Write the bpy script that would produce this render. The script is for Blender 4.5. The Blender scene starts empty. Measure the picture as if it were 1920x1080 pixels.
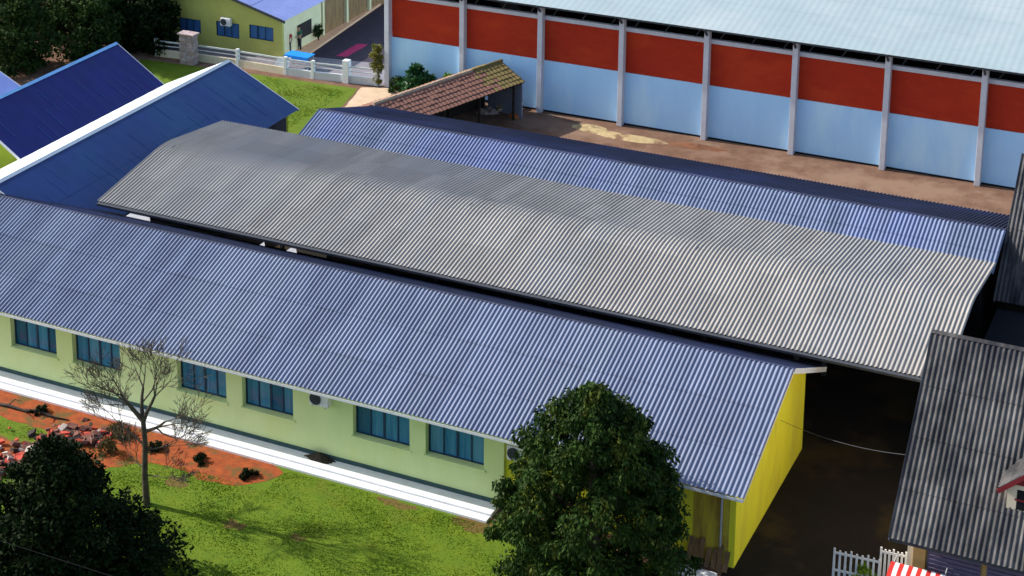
import bpy, bmesh, math, random
import numpy as np
from mathutils import Vector, Matrix

# ------------------------------------------------------------------ camera, sky, sun
S = bpy.context.scene
COL = S.collection
RND = random.Random(11)
W0, H0 = 1920.0, 1080.0
F, CX, CY = 3406.53, 860.70, -177.17
CAM = np.array([0.0, 0.0, 37.0])
RM = np.array([[0.9000193, 0.4358453, 0.0020254],
               [0.1053905, -0.2131172, -0.9713258],
               [-0.4229162, 0.8744255, -0.2377435]])       # rows: right, down, forward
cd = bpy.data.cameras.new('camera')
cam = bpy.data.objects.new('camera', cd)
COL.objects.link(cam)
cd.sensor_width = 36.0
cd.sensor_fit = 'HORIZONTAL'
cd.lens = F / W0 * 36.0
cd.shift_x = (W0 / 2 - CX) / W0
cd.shift_y = -(H0 / 2 - CY) / W0
cd.clip_start, cd.clip_end = 0.5, 4000
cam.matrix_world = Matrix((
    (RM[0][0], -RM[1][0], -RM[2][0], CAM[0]),
    (RM[0][1], -RM[1][1], -RM[2][1], CAM[1]),
    (RM[0][2], -RM[1][2], -RM[2][2], CAM[2]),
    (0, 0, 0, 1)))
S.camera = cam

SUN_EL, SUN_SIDE = math.radians(33), math.radians(4.5)     # sun stands at -x, a little towards -y
to_sun = Vector((-math.cos(SUN_EL) * math.cos(SUN_SIDE), -math.cos(SUN_EL) * math.sin(SUN_SIDE), math.sin(SUN_EL)))
world = bpy.data.worlds.new('World')
S.world = world
world.use_nodes = True
nt = world.node_tree
nt.nodes.clear()
out = nt.nodes.new('ShaderNodeOutputWorld')
bg = nt.nodes.new('ShaderNodeBackground')
sky = nt.nodes.new('ShaderNodeTexSky')
sky.sky_type = 'NISHITA'
sky.sun_disc = False
sky.sun_elevation = SUN_EL
sky.sun_rotation = math.atan2(to_sun.x, to_sun.y)
sky.air_density = 1.0
sky.dust_density = 1.6
sky.ozone_density = 1.0
bg.inputs['Strength'].default_value = 0.15
nt.links.new(sky.outputs['Color'], bg.inputs['Color'])
nt.links.new(bg.outputs['Background'], out.inputs['Surface'])
sl = bpy.data.lights.new('sun', 'SUN')
sl.energy = 4.2
sl.angle = math.radians(0.5)
sl.color = (1.0, 0.95, 0.86)
so = bpy.data.objects.new('sun', sl)
COL.objects.link(so)
so.location = (-60, -20, 60)
so.rotation_euler = to_sun.to_track_quat('Z', 'Y').to_euler()
S.view_settings.view_transform = 'Standard'
S.view_settings.look = 'None'
S.view_settings.gamma = 1.0
S.view_settings.use_curve_mapping = False
S.view_settings.exposure = 0.68


# ------------------------------------------------------------------ pixel -> place helpers
def ray(x, y):
    return RM.T @ np.array([(x - CX) / F, (y - CY) / F, 1.0])


def onz(x, y, z=0.0):
    d = ray(x, y)
    return CAM + d * ((z - CAM[2]) / d[2])


def onv(x, y, v):
    d = ray(x, y)
    return CAM + d * ((v - CAM[1]) / d[1])


# ------------------------------------------------------------------ materials
MATS = {}


def mat(name, c1, c2=None, scale=3.0, rough=0.8, bump=0.0, bscale=40.0, spec=0.3, island=0.0, detail=6.0,
        c3=None, scale3=0.4, lo=0.35, hi=0.65, lo3=0.5, hi3=0.62, stretch=None, metallic=0.0, translucent=0.0, sheets=0.0):
    if name in MATS:
        return MATS[name]
    m = bpy.data.materials.new(name)
    m.use_nodes = True
    n = m.node_tree
    L = n.links.new
    b = n.nodes['Principled BSDF']
    b.inputs['Roughness'].default_value = rough
    b.inputs['Specular IOR Level'].default_value = spec
    b.inputs['Metallic'].default_value = metallic
    tc = n.nodes.new('ShaderNodeTexCoord')
    vec = tc.outputs['Object']
    if stretch:
        mp = n.nodes.new('ShaderNodeMapping')
        mp.inputs['Scale'].default_value = stretch
        L(vec, mp.inputs['Vector'])
        vec = mp.outputs['Vector']

    def noise(sc, det=detail):
        t = n.nodes.new('ShaderNodeTexNoise')
        t.inputs['Scale'].default_value = sc
        t.inputs['Detail'].default_value = det
        t.inputs['Roughness'].default_value = 0.62
        L(vec, t.inputs['Vector'])
        return t.outputs['Fac']

    def mapr(sock, a, bb):
        r = n.nodes.new('ShaderNodeMapRange')
        r.inputs['From Min'].default_value = a
        r.inputs['From Max'].default_value = bb
        L(sock, r.inputs['Value'])
        return r.outputs['Result']

    def mix(fac, a, bb):
        x = n.nodes.new('ShaderNodeMix')
        x.data_type = 'RGBA'
        if hasattr(fac, 'links'):
            L(fac, x.inputs[0])
        else:
            x.inputs[0].default_value = fac
        for k, s in ((6, a), (7, bb)):
            if hasattr(s, 'links'):
                L(s, x.inputs[k])
            else:
                x.inputs[k].default_value = (*s, 1)
        return x.outputs[2]

    col = None
    if c2 is None:
        c2 = tuple(v * 0.8 for v in c1)
    col = mix(mapr(noise(scale), lo, hi), c1, c2)
    if c3 is not None:
        col = mix(mapr(noise(scale3), lo3, hi3), col, c3)
    if island > 0:
        g = n.nodes.new('ShaderNodeNewGeometry')
        hs = n.nodes.new('ShaderNodeHueSaturation')
        r = n.nodes.new('ShaderNodeMapRange')
        r.inputs['To Min'].default_value = 1 - island
        r.inputs['To Max'].default_value = 1 + island
        L(g.outputs['Random Per Island'], r.inputs['Value'])
        L(r.outputs['Result'], hs.inputs['Value'])
        L(col, hs.inputs['Color'])
        col = hs.outputs['Color']
    if sheets > 0:                                   # every roofing sheet has its own slight tone
        sp_ = n.nodes.new('ShaderNodeSeparateXYZ')
        L(tc.outputs['Object'], sp_.inputs[0])
        cb_ = n.nodes.new('ShaderNodeCombineXYZ')
        for k_, w_ in (('X', 0.885), ('Y', 1.96)):
            sn = n.nodes.new('ShaderNodeMath')
            sn.operation = 'SNAP'
            sn.inputs[1].default_value = w_
            L(sp_.outputs[k_], sn.inputs[0])
            L(sn.outputs[0], cb_.inputs[k_])
        wn = n.nodes.new('ShaderNodeTexWhiteNoise')
        L(cb_.outputs[0], wn.inputs['Vector'])
        r2 = n.nodes.new('ShaderNodeMapRange')
        r2.inputs['To Min'].default_value = 1 - sheets
        r2.inputs['To Max'].default_value = 1 + sheets
        L(wn.outputs['Value'], r2.inputs['Value'])
        h2 = n.nodes.new('ShaderNodeHueSaturation')
        L(r2.outputs['Result'], h2.inputs['Value'])
        L(col, h2.inputs['Color'])
        col = h2.outputs['Color']
    L(col, b.inputs['Base Color'])
    if bump > 0:
        bp = n.nodes.new('ShaderNodeBump')
        bp.inputs['Strength'].default_value = bump
        bp.inputs['Distance'].default_value = 0.02
        L(noise(bscale, 4), bp.inputs['Height'])
        L(bp.outputs['Normal'], b.inputs['Normal'])
    if translucent > 0:
        tr = n.nodes.new('ShaderNodeBsdfTranslucent')
        L(col, tr.inputs['Color'])
        ms = n.nodes.new('ShaderNodeMixShader')
        ms.inputs[0].default_value = translucent
        L(b.outputs[0], ms.inputs[1])
        L(tr.outputs[0], ms.inputs[2])
        L(ms.outputs[0], n.nodes['Material Output'].inputs['Surface'])
    MATS[name] = m
    return m


STREAK = (1.0, 0.16, 0.16)
M_ROOF_BLUE = mat('blue_grey_fibre_cement', (0.178, 0.205, 0.295), (0.125, 0.146, 0.22), 1.5, 0.75, 0.1, 30,
                  c3=(0.185, 0.213, 0.285), scale3=0.35, stretch=STREAK, sheets=0.09)
M_ROOF_GREY = mat('pale_grey_fibre_cement', (0.33, 0.308, 0.28), (0.265, 0.248, 0.227), 1.3, 0.8, 0.1, 30,
                  c3=(0.27, 0.262, 0.255), scale3=0.3, stretch=STREAK, sheets=0.09)
M_ROOF_BACK = mat('steel_blue_fibre_cement', (0.165, 0.20, 0.30), (0.12, 0.15, 0.235), 1.4, 0.75, 0.1, 30,
                  c3=(0.14, 0.175, 0.31), scale3=0.3, stretch=STREAK, sheets=0.09)
M_ROOF_DARK = mat('weathered_dark_fibre_cement', (0.125, 0.118, 0.115), (0.036, 0.035, 0.037), 2.6, 0.85, 0.15, 30,
                  c3=(0.020, 0.020, 0.026), scale3=0.9, lo3=0.46, hi3=0.64, stretch=(1.0, 0.35, 0.35), sheets=0.18)
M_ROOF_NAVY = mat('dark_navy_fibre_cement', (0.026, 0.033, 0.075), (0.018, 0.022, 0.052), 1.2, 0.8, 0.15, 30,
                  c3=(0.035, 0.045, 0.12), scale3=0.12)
M_GREEN = mat('pale_green_render', (0.66, 0.77, 0.37), (0.62, 0.73, 0.33), 1.6, 0.85, 0.1, 60, stretch=(1, 1, 0.4),
              c3=(0.62, 0.72, 0.30), scale3=0.5)
M_YELLOW = mat('bright_yellow_render', (0.90, 0.84, 0.04), (0.83, 0.75, 0.035), 1.4, 0.8, 0.08, 60, c3=(0.78, 0.69, 0.05), scale3=0.6, stretch=(1, 1, 0.4))
M_YELLOW_DULL = mat('stained_yellow_render', (0.60, 0.50, 0.04), (0.30, 0.16, 0.04), 1.3, 0.85, 0.1, 60,
                    stretch=(2.2, 2.2, 0.35))
M_TEAL = mat('dark_teal_skirting', (0.03, 0.075, 0.075), (0.05, 0.10, 0.09), 3, 0.8)
M_WHITECON = mat('white_painted_concrete', (0.80, 0.80, 0.82), (0.72, 0.72, 0.72), 2.0, 0.8, 0.15, 30, c3=(0.56, 0.52, 0.47), scale3=0.9, lo3=0.58, hi3=0.8)
M_WHITE = mat('white_paint', (0.78, 0.78, 0.78), (0.66, 0.67, 0.68), 4.0, 0.6)
M_FRAME = mat('dark_blue_window_frame', (0.015, 0.045, 0.09), (0.012, 0.035, 0.075), 4, 0.5)
M_GLASS = mat('blue_tinted_glass', (0.016, 0.14, 0.29), (0.065, 0.25, 0.40), 2.2, 0.06, spec=0.5, stretch=(2.5, 1, 0.2))
M_GLASS_PALE = mat('curtained_glass', (0.06, 0.22, 0.36), (0.10, 0.28, 0.42), 2.6, 0.08, spec=0.5, stretch=(4, 1, 0.2))
M_GLASS_DARK = mat('dark_tinted_glass', (0.010, 0.085, 0.18), (0.02, 0.12, 0.22), 2.2, 0.06, spec=0.5, stretch=(2.5, 1, 0.3))
M_GLASS2 = mat('house_window_glass', (0.03, 0.10, 0.28), (0.06, 0.16, 0.36), 2.5, 0.15, spec=0.5, stretch=(3, 1, 0.3))
M_DARKWOOD = mat('dark_timber', (0.035, 0.028, 0.024), (0.02, 0.016, 0.014), 5, 0.8)
M_NAVY = mat('deep_navy_metal_sheet', (0.006, 0.034, 0.155), (0.005, 0.028, 0.13), 0.8, 0.45, spec=0.4,
             c3=(0.006, 0.045, 0.15), scale3=0.15)
M_NAVY2 = mat('dark_navy_metal_sheet', (0.002, 0.006, 0.125), (0.002, 0.005, 0.10), 0.8, 0.45, spec=0.4)
M_SEAM = mat('glint_blue_seam', (0.035, 0.085, 0.24), (0.02, 0.055, 0.19), 3, 0.6)  # lighter blue paints the glints along the roof seams
M_SHADEWALL = mat('shade_grey_wall', (0.10, 0.11, 0.13), (0.08, 0.085, 0.10), 2, 0.9)  # grey puts shade into the colour of the wings' side walls
M_SUNLITROOF = mat('sunlit_roof_sheet', (0.74, 0.77, 0.78), (0.66, 0.70, 0.72), 1.5, 0.6)  # pale tone stands in for full sun on the left slopes
M_SUNLITBLUE = mat('sunlit_blue_roof_sheet', (0.22, 0.46, 0.78), (0.18, 0.40, 0.70), 1.5, 0.6)  # lighter blue paints sunlight onto the navy wing's left slope
M_LIME = mat('lime_green_render', (0.58, 0.72, 0.06), (0.52, 0.64, 0.05), 1.5, 0.85)
M_BRICK = mat('red_brick_panel', (0.44, 0.030, 0.008), (0.39, 0.025, 0.007), 1.6, 0.9, 0.25, 25,
              c3=(0.47, 0.040, 0.009), scale3=0.35, stretch=(1, 1, 2.2))
M_GYMWALL = mat('pale_blue_render', (0.44, 0.73, 1.0), (0.41, 0.69, 0.98), 1.3, 0.8, 0.08, 50, stretch=(1, 1, 0.3),
                c3=(0.53, 0.79, 1.0), scale3=0.4)
M_GYMCOL = mat('grey_white_concrete', (0.60, 0.61, 0.66), (0.52, 0.53, 0.58), 2.5, 0.8)
M_GYMROOF = mat('pale_zinc_roof', (0.31, 0.385, 0.40), (0.28, 0.35, 0.37), 0.5, 0.55, spec=0.4,
                c3=(0.35, 0.405, 0.42), scale3=0.12)
M_BLACK = mat('black_and_painted_shade', (0.008, 0.008, 0.012), (0.006, 0.006, 0.009), 4, 0.9)  # near-black that paints deep shade, and also colours the power line
M_STEEL = mat('dark_steel', (0.06, 0.065, 0.075), (0.045, 0.05, 0.06), 5, 0.6)
M_GREYMET = mat('light_grey_glint', (0.45, 0.46, 0.48), (0.36, 0.37, 0.40), 6, 0.5)
M_EARTH = mat('brown_earth', (0.185, 0.10, 0.062), (0.13, 0.066, 0.04), 1.4, 0.95, 0.6, 12,
              c3=(0.24, 0.15, 0.10), scale3=0.25)
M_RED = mat('red_earth', (0.36, 0.078, 0.016), (0.22, 0.045, 0.012), 3.0, 0.95, 0.8, 14,
            c3=(0.13, 0.075, 0.018), scale3=1.3)
M_REDBROWN = mat('reddish_brown_earth', (0.21, 0.085, 0.038), (0.15, 0.07, 0.04), 2.2, 0.95, 0.8, 14)
M_LAWN = mat('lawn', (0.082, 0.148, 0.003), (0.12, 0.17, 0.003), 1.3, 0.95, 0.8, 30,
             c3=(0.105, 0.125, 0.006), scale3=0.45, hi=0.7, lo3=0.55, hi3=0.75)
M_BLADE = mat('grass_blades', (0.105, 0.20, 0.004), (0.155, 0.225, 0.005), 0.9, 0.8, island=0.45, translucent=0.25)
M_COURT = mat('shaded_brown_yard', (0.013, 0.008, 0.004), (0.008, 0.005, 0.003), 0.9, 0.95, 0.4, 20,
              c3=(0.036, 0.023, 0.006), scale3=0.28)  # brown earth, its colour darkened for the shade over the yard
M_ASPHALT = mat('dark_purple_asphalt', (0.040, 0.028, 0.042), (0.028, 0.020, 0.034), 1.5, 0.9, 0.3, 40)
M_GREYFLOOR = mat('mauve_grey_paving', (0.22, 0.19, 0.21), (0.17, 0.15, 0.165), 2.0, 0.9, 0.2, 40)
M_PINK = mat('pink_paint', (0.42, 0.02, 0.10), (0.35, 0.018, 0.08), 3, 0.8)
M_SALMON = mat('salmon_paving', (0.92, 0.50, 0.30), (0.82, 0.43, 0.25), 2.0, 0.9, 0.2, 30)
M_BEIGE = mat('beige_path', (0.62, 0.46, 0.31), (0.52, 0.38, 0.25), 1.6, 0.9, 0.2, 30)
M_SAND = mat('pale_sand', (0.50, 0.39, 0.20), (0.38, 0.28, 0.14), 2.5, 0.95, 0.5, 20, c3=(0.20, 0.115, 0.07), scale3=0.9, lo3=0.5, hi3=0.6)
M_LEAF_R = mat('dark_evergreen_leaf', (0.014, 0.036, 0.006), (0.030, 0.062, 0.009), 1.0, 0.75, spec=0.12, island=0.5,
               c3=(0.10, 0.115, 0.016), scale3=1.8, lo3=0.54, hi3=0.70, translucent=0.16, stretch=(1, 1, 0.4))  # third tone paints sunlit olive patches into the foliage
M_LEAF_C = mat('conifer_leaf', (0.005, 0.013, 0.003), (0.010, 0.021, 0.004), 1.0, 0.75, spec=0.1, island=0.6,
               c3=(0.040, 0.055, 0.012), scale3=1.4, lo3=0.58, hi3=0.68, translucent=0.08)
M_LEAF_B = mat('background_tree_leaf', (0.018, 0.042, 0.010), (0.035, 0.062, 0.012), 0.7, 0.75, spec=0.1, island=0.5,
               translucent=0.1)
M_LEAF_O = mat('olive_tree_leaf', (0.060, 0.058, 0.016), (0.090, 0.062, 0.022), 0.7, 0.75, spec=0.1, island=0.5,
               translucent=0.1)
M_LEAF_BR = mat('bright_bush_leaf', (0.12, 0.24, 0.016), (0.20, 0.30, 0.02), 1.5, 0.7, island=0.4, translucent=0.2)
M_LEAF_P = mat('palm_leaf', (0.018, 0.085, 0.022), (0.030, 0.11, 0.03), 1.5, 0.5, island=0.4, translucent=0.15)
M_LEAF_Y = mat('yellow_green_leaf', (0.13, 0.13, 0.016), (0.20, 0.18, 0.03), 1.5, 0.7, island=0.4, translucent=0.15)
M_BARK = mat('brown_bark', (0.085, 0.062, 0.045), (0.05, 0.035, 0.026), 4, 0.9, 0.4, 30)
M_BARK2 = mat('grey_bare_bark', (0.10, 0.082, 0.052), (0.055, 0.042, 0.03), 4, 0.9, 0.4, 30)
M_TILE = mat('red_brown_clay_tile', (0.25, 0.12, 0.085), (0.16, 0.075, 0.058), 2.2, 0.9, 0.3, 25, island=0.3,
             c3=(0.36, 0.20, 0.14), scale3=0.8)
M_MOSS = mat('mossy_clay_tile', (0.20, 0.165, 0.05), (0.16, 0.105, 0.05), 2.2, 0.95, 0.3, 25, island=0.35)
M_TILE_PALE = mat('pale_ridge_tile', (0.50, 0.37, 0.25), (0.40, 0.27, 0.18), 2.2, 0.9, island=0.3)
M_SHELTERWALL = mat('grey_blue_board', (0.30, 0.32, 0.42), (0.25, 0.27, 0.36), 2, 0.85)
M_ORANGE = mat('orange_clay', (0.58, 0.17, 0.04), (0.46, 0.12, 0.03), 3, 0.85, 0.2, 20)
M_CREAM = mat('cream_render', (0.86, 0.76, 0.46), (0.82, 0.70, 0.40), 1.5, 0.85)
M_HOUSE = mat('olive_yellow_render', (0.56, 0.54, 0.14), (0.50, 0.47, 0.12), 1.0, 0.85)
M_LAVROOF = mat('lavender_blue_roof', (0.24, 0.29, 0.58), (0.20, 0.25, 0.52), 1.0, 0.6)
M_BROWNGLASS = mat('brown_veranda_screen', (0.38, 0.22, 0.09), (0.24, 0.12, 0.06), 2.5, 0.4, stretch=(1, 2, 0.4))
M_BLUETOP = mat('bright_blue_cloth', (0.01, 0.26, 0.80), (0.01, 0.22, 0.70), 4, 0.6)
M_OCHRE = mat('ochre_render', (0.50, 0.31, 0.11), (0.42, 0.25, 0.09), 2, 0.85)
M_PURPLE = mat('purple_grey_shutter', (0.15, 0.12, 0.19), (0.12, 0.095, 0.155), 3, 0.7)
M_CREAMPALE = mat('pale_cream_bounce', (0.82, 0.70, 0.52), (0.74, 0.62, 0.45), 3, 0.8)
M_DARKRED = mat('dark_red_fascia', (0.26, 0.025, 0.03), (0.20, 0.02, 0.025), 3, 0.7)
M_REDCLOTH = mat('red_awning', (0.62, 0.03, 0.02), (0.52, 0.025, 0.018), 3, 0.7)
M_STONE = mat('pinkish_stone', (0.46, 0.33, 0.29), (0.36, 0.28, 0.26), 2.5, 0.9, 0.3, 20, island=0.25)
M_WHITEBRICK = mat('whitewashed_block', (0.50, 0.43, 0.43), (0.32, 0.20, 0.19), 3.5, 0.9, 0.2, 20)
M_RUBBLE = [mat('rubble_red', (0.50, 0.075, 0.045), (0.38, 0.05, 0.03), 4, 0.9, 0.3, 25),
            mat('rubble_dull', (0.20, 0.085, 0.06), (0.14, 0.06, 0.045), 4, 0.9, 0.3, 25),
            mat('rubble_pale', (0.50, 0.42, 0.37), (0.40, 0.33, 0.29), 4, 0.9, 0.3, 25),
            mat('rubble_dark', (0.045, 0.035, 0.03), (0.03, 0.024, 0.02), 4, 0.9, 0.3, 25)]
M_SKIN = mat('skin', (0.42, 0.24, 0.16), (0.38, 0.21, 0.14), 5, 0.6)
M_HAIR = mat('dark_hair', (0.015, 0.012, 0.010), None, 5, 0.6)
M_REDSHIRT = mat('red_cloth', (0.48, 0.02, 0.025), None, 5, 0.8)
M_GREENSHIRT = mat('green_cloth', (0.012, 0.16, 0.10), None, 5, 0.8)
M_DARKCLOTH = mat('dark_trousers', (0.03, 0.03, 0.045), None, 5, 0.8)
M_PLANK = mat('weathered_plank', (0.26, 0.15, 0.06), (0.14, 0.085, 0.045), 2.0, 0.85, 0.3, 20, stretch=(3, 3, 0.5))
M_SOOT = mat('black_soil', (0.02, 0.018, 0.012), (0.05, 0.04, 0.025), 4, 0.95, 0.5, 20)


# ------------------------------------------------------------------ object helpers
class MB:
    """collects faces of one part"""

    def __init__(self):
        self.v, self.f = [], []

    def box(self, x0, x1, y0, y1, z0, z1):
        return self.hexa([(x0, y0, z0), (x1, y0, z0), (x1, y1, z0), (x0, y1, z0)],
                         [(x0, y0, z1), (x1, y0, z1), (x1, y1, z1), (x0, y1, z1)])

    def hexa(self, lo, hi):
        b = len(self.v)
        n = len(lo)
        self.v += [tuple(p) for p in lo] + [tuple(p) for p in hi]
        self.f.append([b + i for i in range(n)][::-1])
        self.f.append([b + n + i for i in range(n)])
        for i in range(n):
            j = (i + 1) % n
            self.f.append([b + i, b + j, b + n + j, b + n + i])
        return self

    def bar(self, a, c, w, h, up=(0, 0, 1)):
        a, c = Vector(a), Vector(c)
        d = (c - a).normalized()
        s = d.cross(Vector(up))
        if s.length < 1e-4:
            s = Vector((1, 0, 0))
        s.normalize()
        u = s.cross(d)
        s, u = s * (w / 2), u * (h / 2)
        return self.hexa([a - s - u, a + s - u, a + s + u, a - s + u], [c - s - u, c + s - u, c + s + u, c - s + u])

    def tube(self, pts, rad, n=6, cap=True):
        pts = [Vector(p) for p in pts]
        if not hasattr(rad, '__len__'):
            rad = [rad] * len(pts)
        b = len(self.v)
        for i, p in enumerate(pts):
            d = (pts[min(i + 1, len(pts) - 1)] - pts[max(i - 1, 0)]).normalized()
            s = d.cross(Vector((0.31, 0.17, 0.93)))
            if s.length < 1e-3:
                s = d.cross(Vector((1, 0, 0)))
            s.normalize()
            u = s.cross(d)
            for k in range(n):
                a = 2 * math.pi * k / n
                q = p + (s * math.cos(a) + u * math.sin(a)) * rad[i]
                self.v.append(tuple(q))
        for i in range(len(pts) - 1):
            for k in range(n):
                k2 = (k + 1) % n
                self.f.append([b + i * n + k, b + i * n + k2, b + (i + 1) * n + k2, b + (i + 1) * n + k])
        if cap:
            self.f.append([b + k for k in range(n)][::-1])
            self.f.append([b + (len(pts) - 1) * n + k for k in range(n)])
        return self

    def build(self, name, m, parent=None, bevel=0.0, smooth=False):
        me = bpy.data.meshes.new(name)
        me.from_pydata(self.v, [], self.f)
        me.update()
        bm = bmesh.new()
        bm.from_mesh(me)
        bmesh.ops.recalc_face_normals(bm, faces=bm.faces)
        bm.to_mesh(me)
        bm.free()
        return obj(name, me, m, parent, bevel, smooth)


def obj(name, me, m, parent=None, bevel=0.0, smooth=False):
    o = bpy.data.objects.new(name, me)
    COL.objects.link(o)
    if m is not None and not me.materials:
        me.materials.append(m)
    if smooth:
        for p in me.polygons:
            p.use_smooth = True
    if bevel > 0:
        md = o.modifiers.new('bevel', 'BEVEL')
        md.width = bevel
        md.segments = 2
        md.limit_method = 'ANGLE'
    if parent is not None:
        o.parent = parent
        o.matrix_parent_inverse = parent.matrix_basis.inverted()
    return o


def thing(name, label, cat, loc=(0, 0, 0), rotz=0.0, group=None):
    o = bpy.data.objects.new(name, None)
    COL.objects.link(o)
    o.empty_display_size = 0.3
    o.location = loc
    o.rotation_euler = (0, 0, rotz)
    o['label'] = label
    o['category'] = cat
    if group:
        o['group'] = group
    return o


def tag(o, label, cat, group=None):
    o['label'] = label
    o['category'] = cat
    if group:
        o['group'] = group
    return o


def struct(o, kind='structure'):
    o['kind'] = kind
    return o


def corrugated(name, m, parent, origin, along, length, down, courses=3, pitch=0.177, amp=0.027, seg=8, lap=0.017, thick=0.008):
    """wavy sheet: starts on the ridge at origin, runs `length` along `along`, falls by the vector `down`"""
    along = np.array(along, float)
    along /= np.linalg.norm(along)
    down = np.array(down, float)
    nrm = np.cross(along, down)
    nrm /= np.linalg.norm(nrm)
    if nrm[2] < 0:
        nrm = -nrm
    n = max(2, int(round(length / pitch))) * seg
    s = np.linspace(0, length, n + 1)
    wave = amp * np.cos(s / pitch * 2 * math.pi)
    V, Fc = [], []
    base = 0
    for c in range(courses):
        t0, t1 = c / courses, (c + 1) / courses + (0.02 if c < courses - 1 else 0)
        rows = []
        for t, off in ((t0, 0.0), (t1, lap)):
            P = np.array(origin)[None, :] + s[:, None] * along[None, :] + t * down[None, :] + (wave + off)[:, None] * nrm[None, :]
            rows.append(P)
        top = np.concatenate(rows)
        bot = top - nrm[None, :] * thick
        V.append(np.concatenate([top, bot]))
        i = np.arange(n)
        N1 = n + 1
        up = np.stack([i, i + 1, i + 1 + N1, i + N1], 1) + base
        dn = np.stack([i, i + N1, i + 1 + N1, i + 1], 1) + base + 2 * N1
        e1 = np.stack([i + N1, i + 1 + N1, i + 1 + 3 * N1, i + 3 * N1], 1) + base
        e0 = np.stack([i + 1, i, i + 2 * N1, i + 1 + 2 * N1], 1) + base
        Fc += [up, dn, e1, e0]
        for k in (0, n):
            Fc.append(np.array([[k, k + N1, k + 3 * N1, k + 2 * N1]]) + base)
        base += 4 * N1
    V = np.concatenate(V)
    Fc = np.concatenate(Fc)
    # make sure the top faces look up
    a, b_, c_ = V[Fc[0][0]], V[Fc[0][1]], V[Fc[0][2]]
    if np.dot(np.cross(b_ - a, c_ - a), nrm) < 0:
        Fc = Fc[:, ::-1]
    me = bpy.data.meshes.new(name)
    me.from_pydata(V.tolist(), [], Fc.tolist())
    me.update()
    return obj(name, me, m, parent)


def curved_sheet(name, m, parent, x0, x1, prof, pitch=0.177, amp=0.026, seg=8, thick=0.01):
    """corrugated sheet whose cross-section follows the (y, z) polyline"""
    n = int(round((x1 - x0) / pitch)) * seg
    xs = np.linspace(x0, x1, n + 1)
    wv = amp * np.cos((xs - x0) / pitch * 2 * math.pi)
    rows = []
    P = np.array(prof)
    full = []
    for k in range(len(P) - 1):
        m_ = 3 if np.linalg.norm(P[k + 1] - P[k]) > 2 else 1
        for j in range(m_):
            full.append(P[k] + (P[k + 1] - P[k]) * j / m_)
    full.append(P[-1])
    full = np.array(full)
    for k, q in enumerate(full):
        d = full[min(k + 1, len(full) - 1)] - full[max(k - 1, 0)]
        d /= np.linalg.norm(d)
        nn = np.array([-d[1], d[0]])
        rows.append(np.stack([xs, q[0] + wv * nn[0], q[1] + wv * nn[1]], 1))
    R_ = len(rows)
    top = np.concatenate(rows)
    V = np.concatenate([top, top - [0, 0, thick]])
    N1 = n + 1
    i = np.arange(n)
    Fc = []
    for k in range(R_ - 1):
        f = np.stack([i, i + 1, i + 1 + N1, i + N1], 1) + k * N1
        Fc += [f, f[:, ::-1] + R_ * N1]
        for e in (0, n):
            Fc.append(np.array([[e + k * N1, e + (k + 1) * N1, e + (k + 1) * N1 + R_ * N1, e + k * N1 + R_ * N1]]))
    for k in (0, R_ - 1):
        Fc.append(np.stack([i + k * N1, i + 1 + k * N1, i + 1 + k * N1 + R_ * N1, i + k * N1 + R_ * N1], 1))
    me = bpy.data.meshes.new(name)
    me.from_pydata(V.tolist(), [], np.concatenate(Fc).tolist())
    me.update()
    return obj(name, me, m, parent)


def wall_x(x0, x1, y0, y1, z0, z1, openings=()):
    """wall that runs along x with rectangular openings (xa, xb, za, zb)"""
    b = MB()
    cur = x0
    for xa, xb, za, zb in sorted(openings):
        b.box(cur, xa, y0, y1, z0, z1)
        b.box(xa, xb, y0, y1, z0, za)
        b.box(xa, xb, y0, y1, zb, z1)
        cur = xb
    b.box(cur, x1, y0, y1, z0, z1)
    return b


PANE_RND = random.Random(5)


def sliding_window(parent, xa, xb, za, zb, yf, glass, frame, panes=4, sill=None, name='window'):
    """frame flush at depth yf .. yf+0.06, panes as sub-parts"""
    f = MB()
    t = 0.05
    f.box(xa, xb, yf, yf + 0.07, za, za + t)
    f.box(xa, xb, yf, yf + 0.07, zb - t, zb)
    f.box(xa, xa + t, yf, yf + 0.07, za + t, zb - t)
    f.box(xb - t, xb, yf, yf + 0.07, za + t, zb - t)
    w = (xb - xa - 2 * t) / panes
    for i in range(1, panes):
        x = xa + t + w * i
        h = 0.045 if i == panes // 2 else 0.022
        f.box(x - h, x + h, yf, yf + 0.065, za + t, zb - t)
    o = f.build(name, frame, parent)
    for i in range(panes):
        x = xa + t + w * i
        MB().box(x + 0.02, x + w - 0.02, yf + 0.03 + 0.012 * (i % 2), yf + 0.038 + 0.012 * (i % 2), za + t, zb - t).build('pane', PANE_RND.choice((glass, glass, glass, M_GLASS_PALE, M_GLASS_DARK)) if glass is M_GLASS else glass, o)
    if sill:
        MB().box(xa - 0.08, xb + 0.08, sill[0], sill[1], za - 0.09, za - 0.005).build('sill', sill[2], o, 0.01)
    return o


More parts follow.
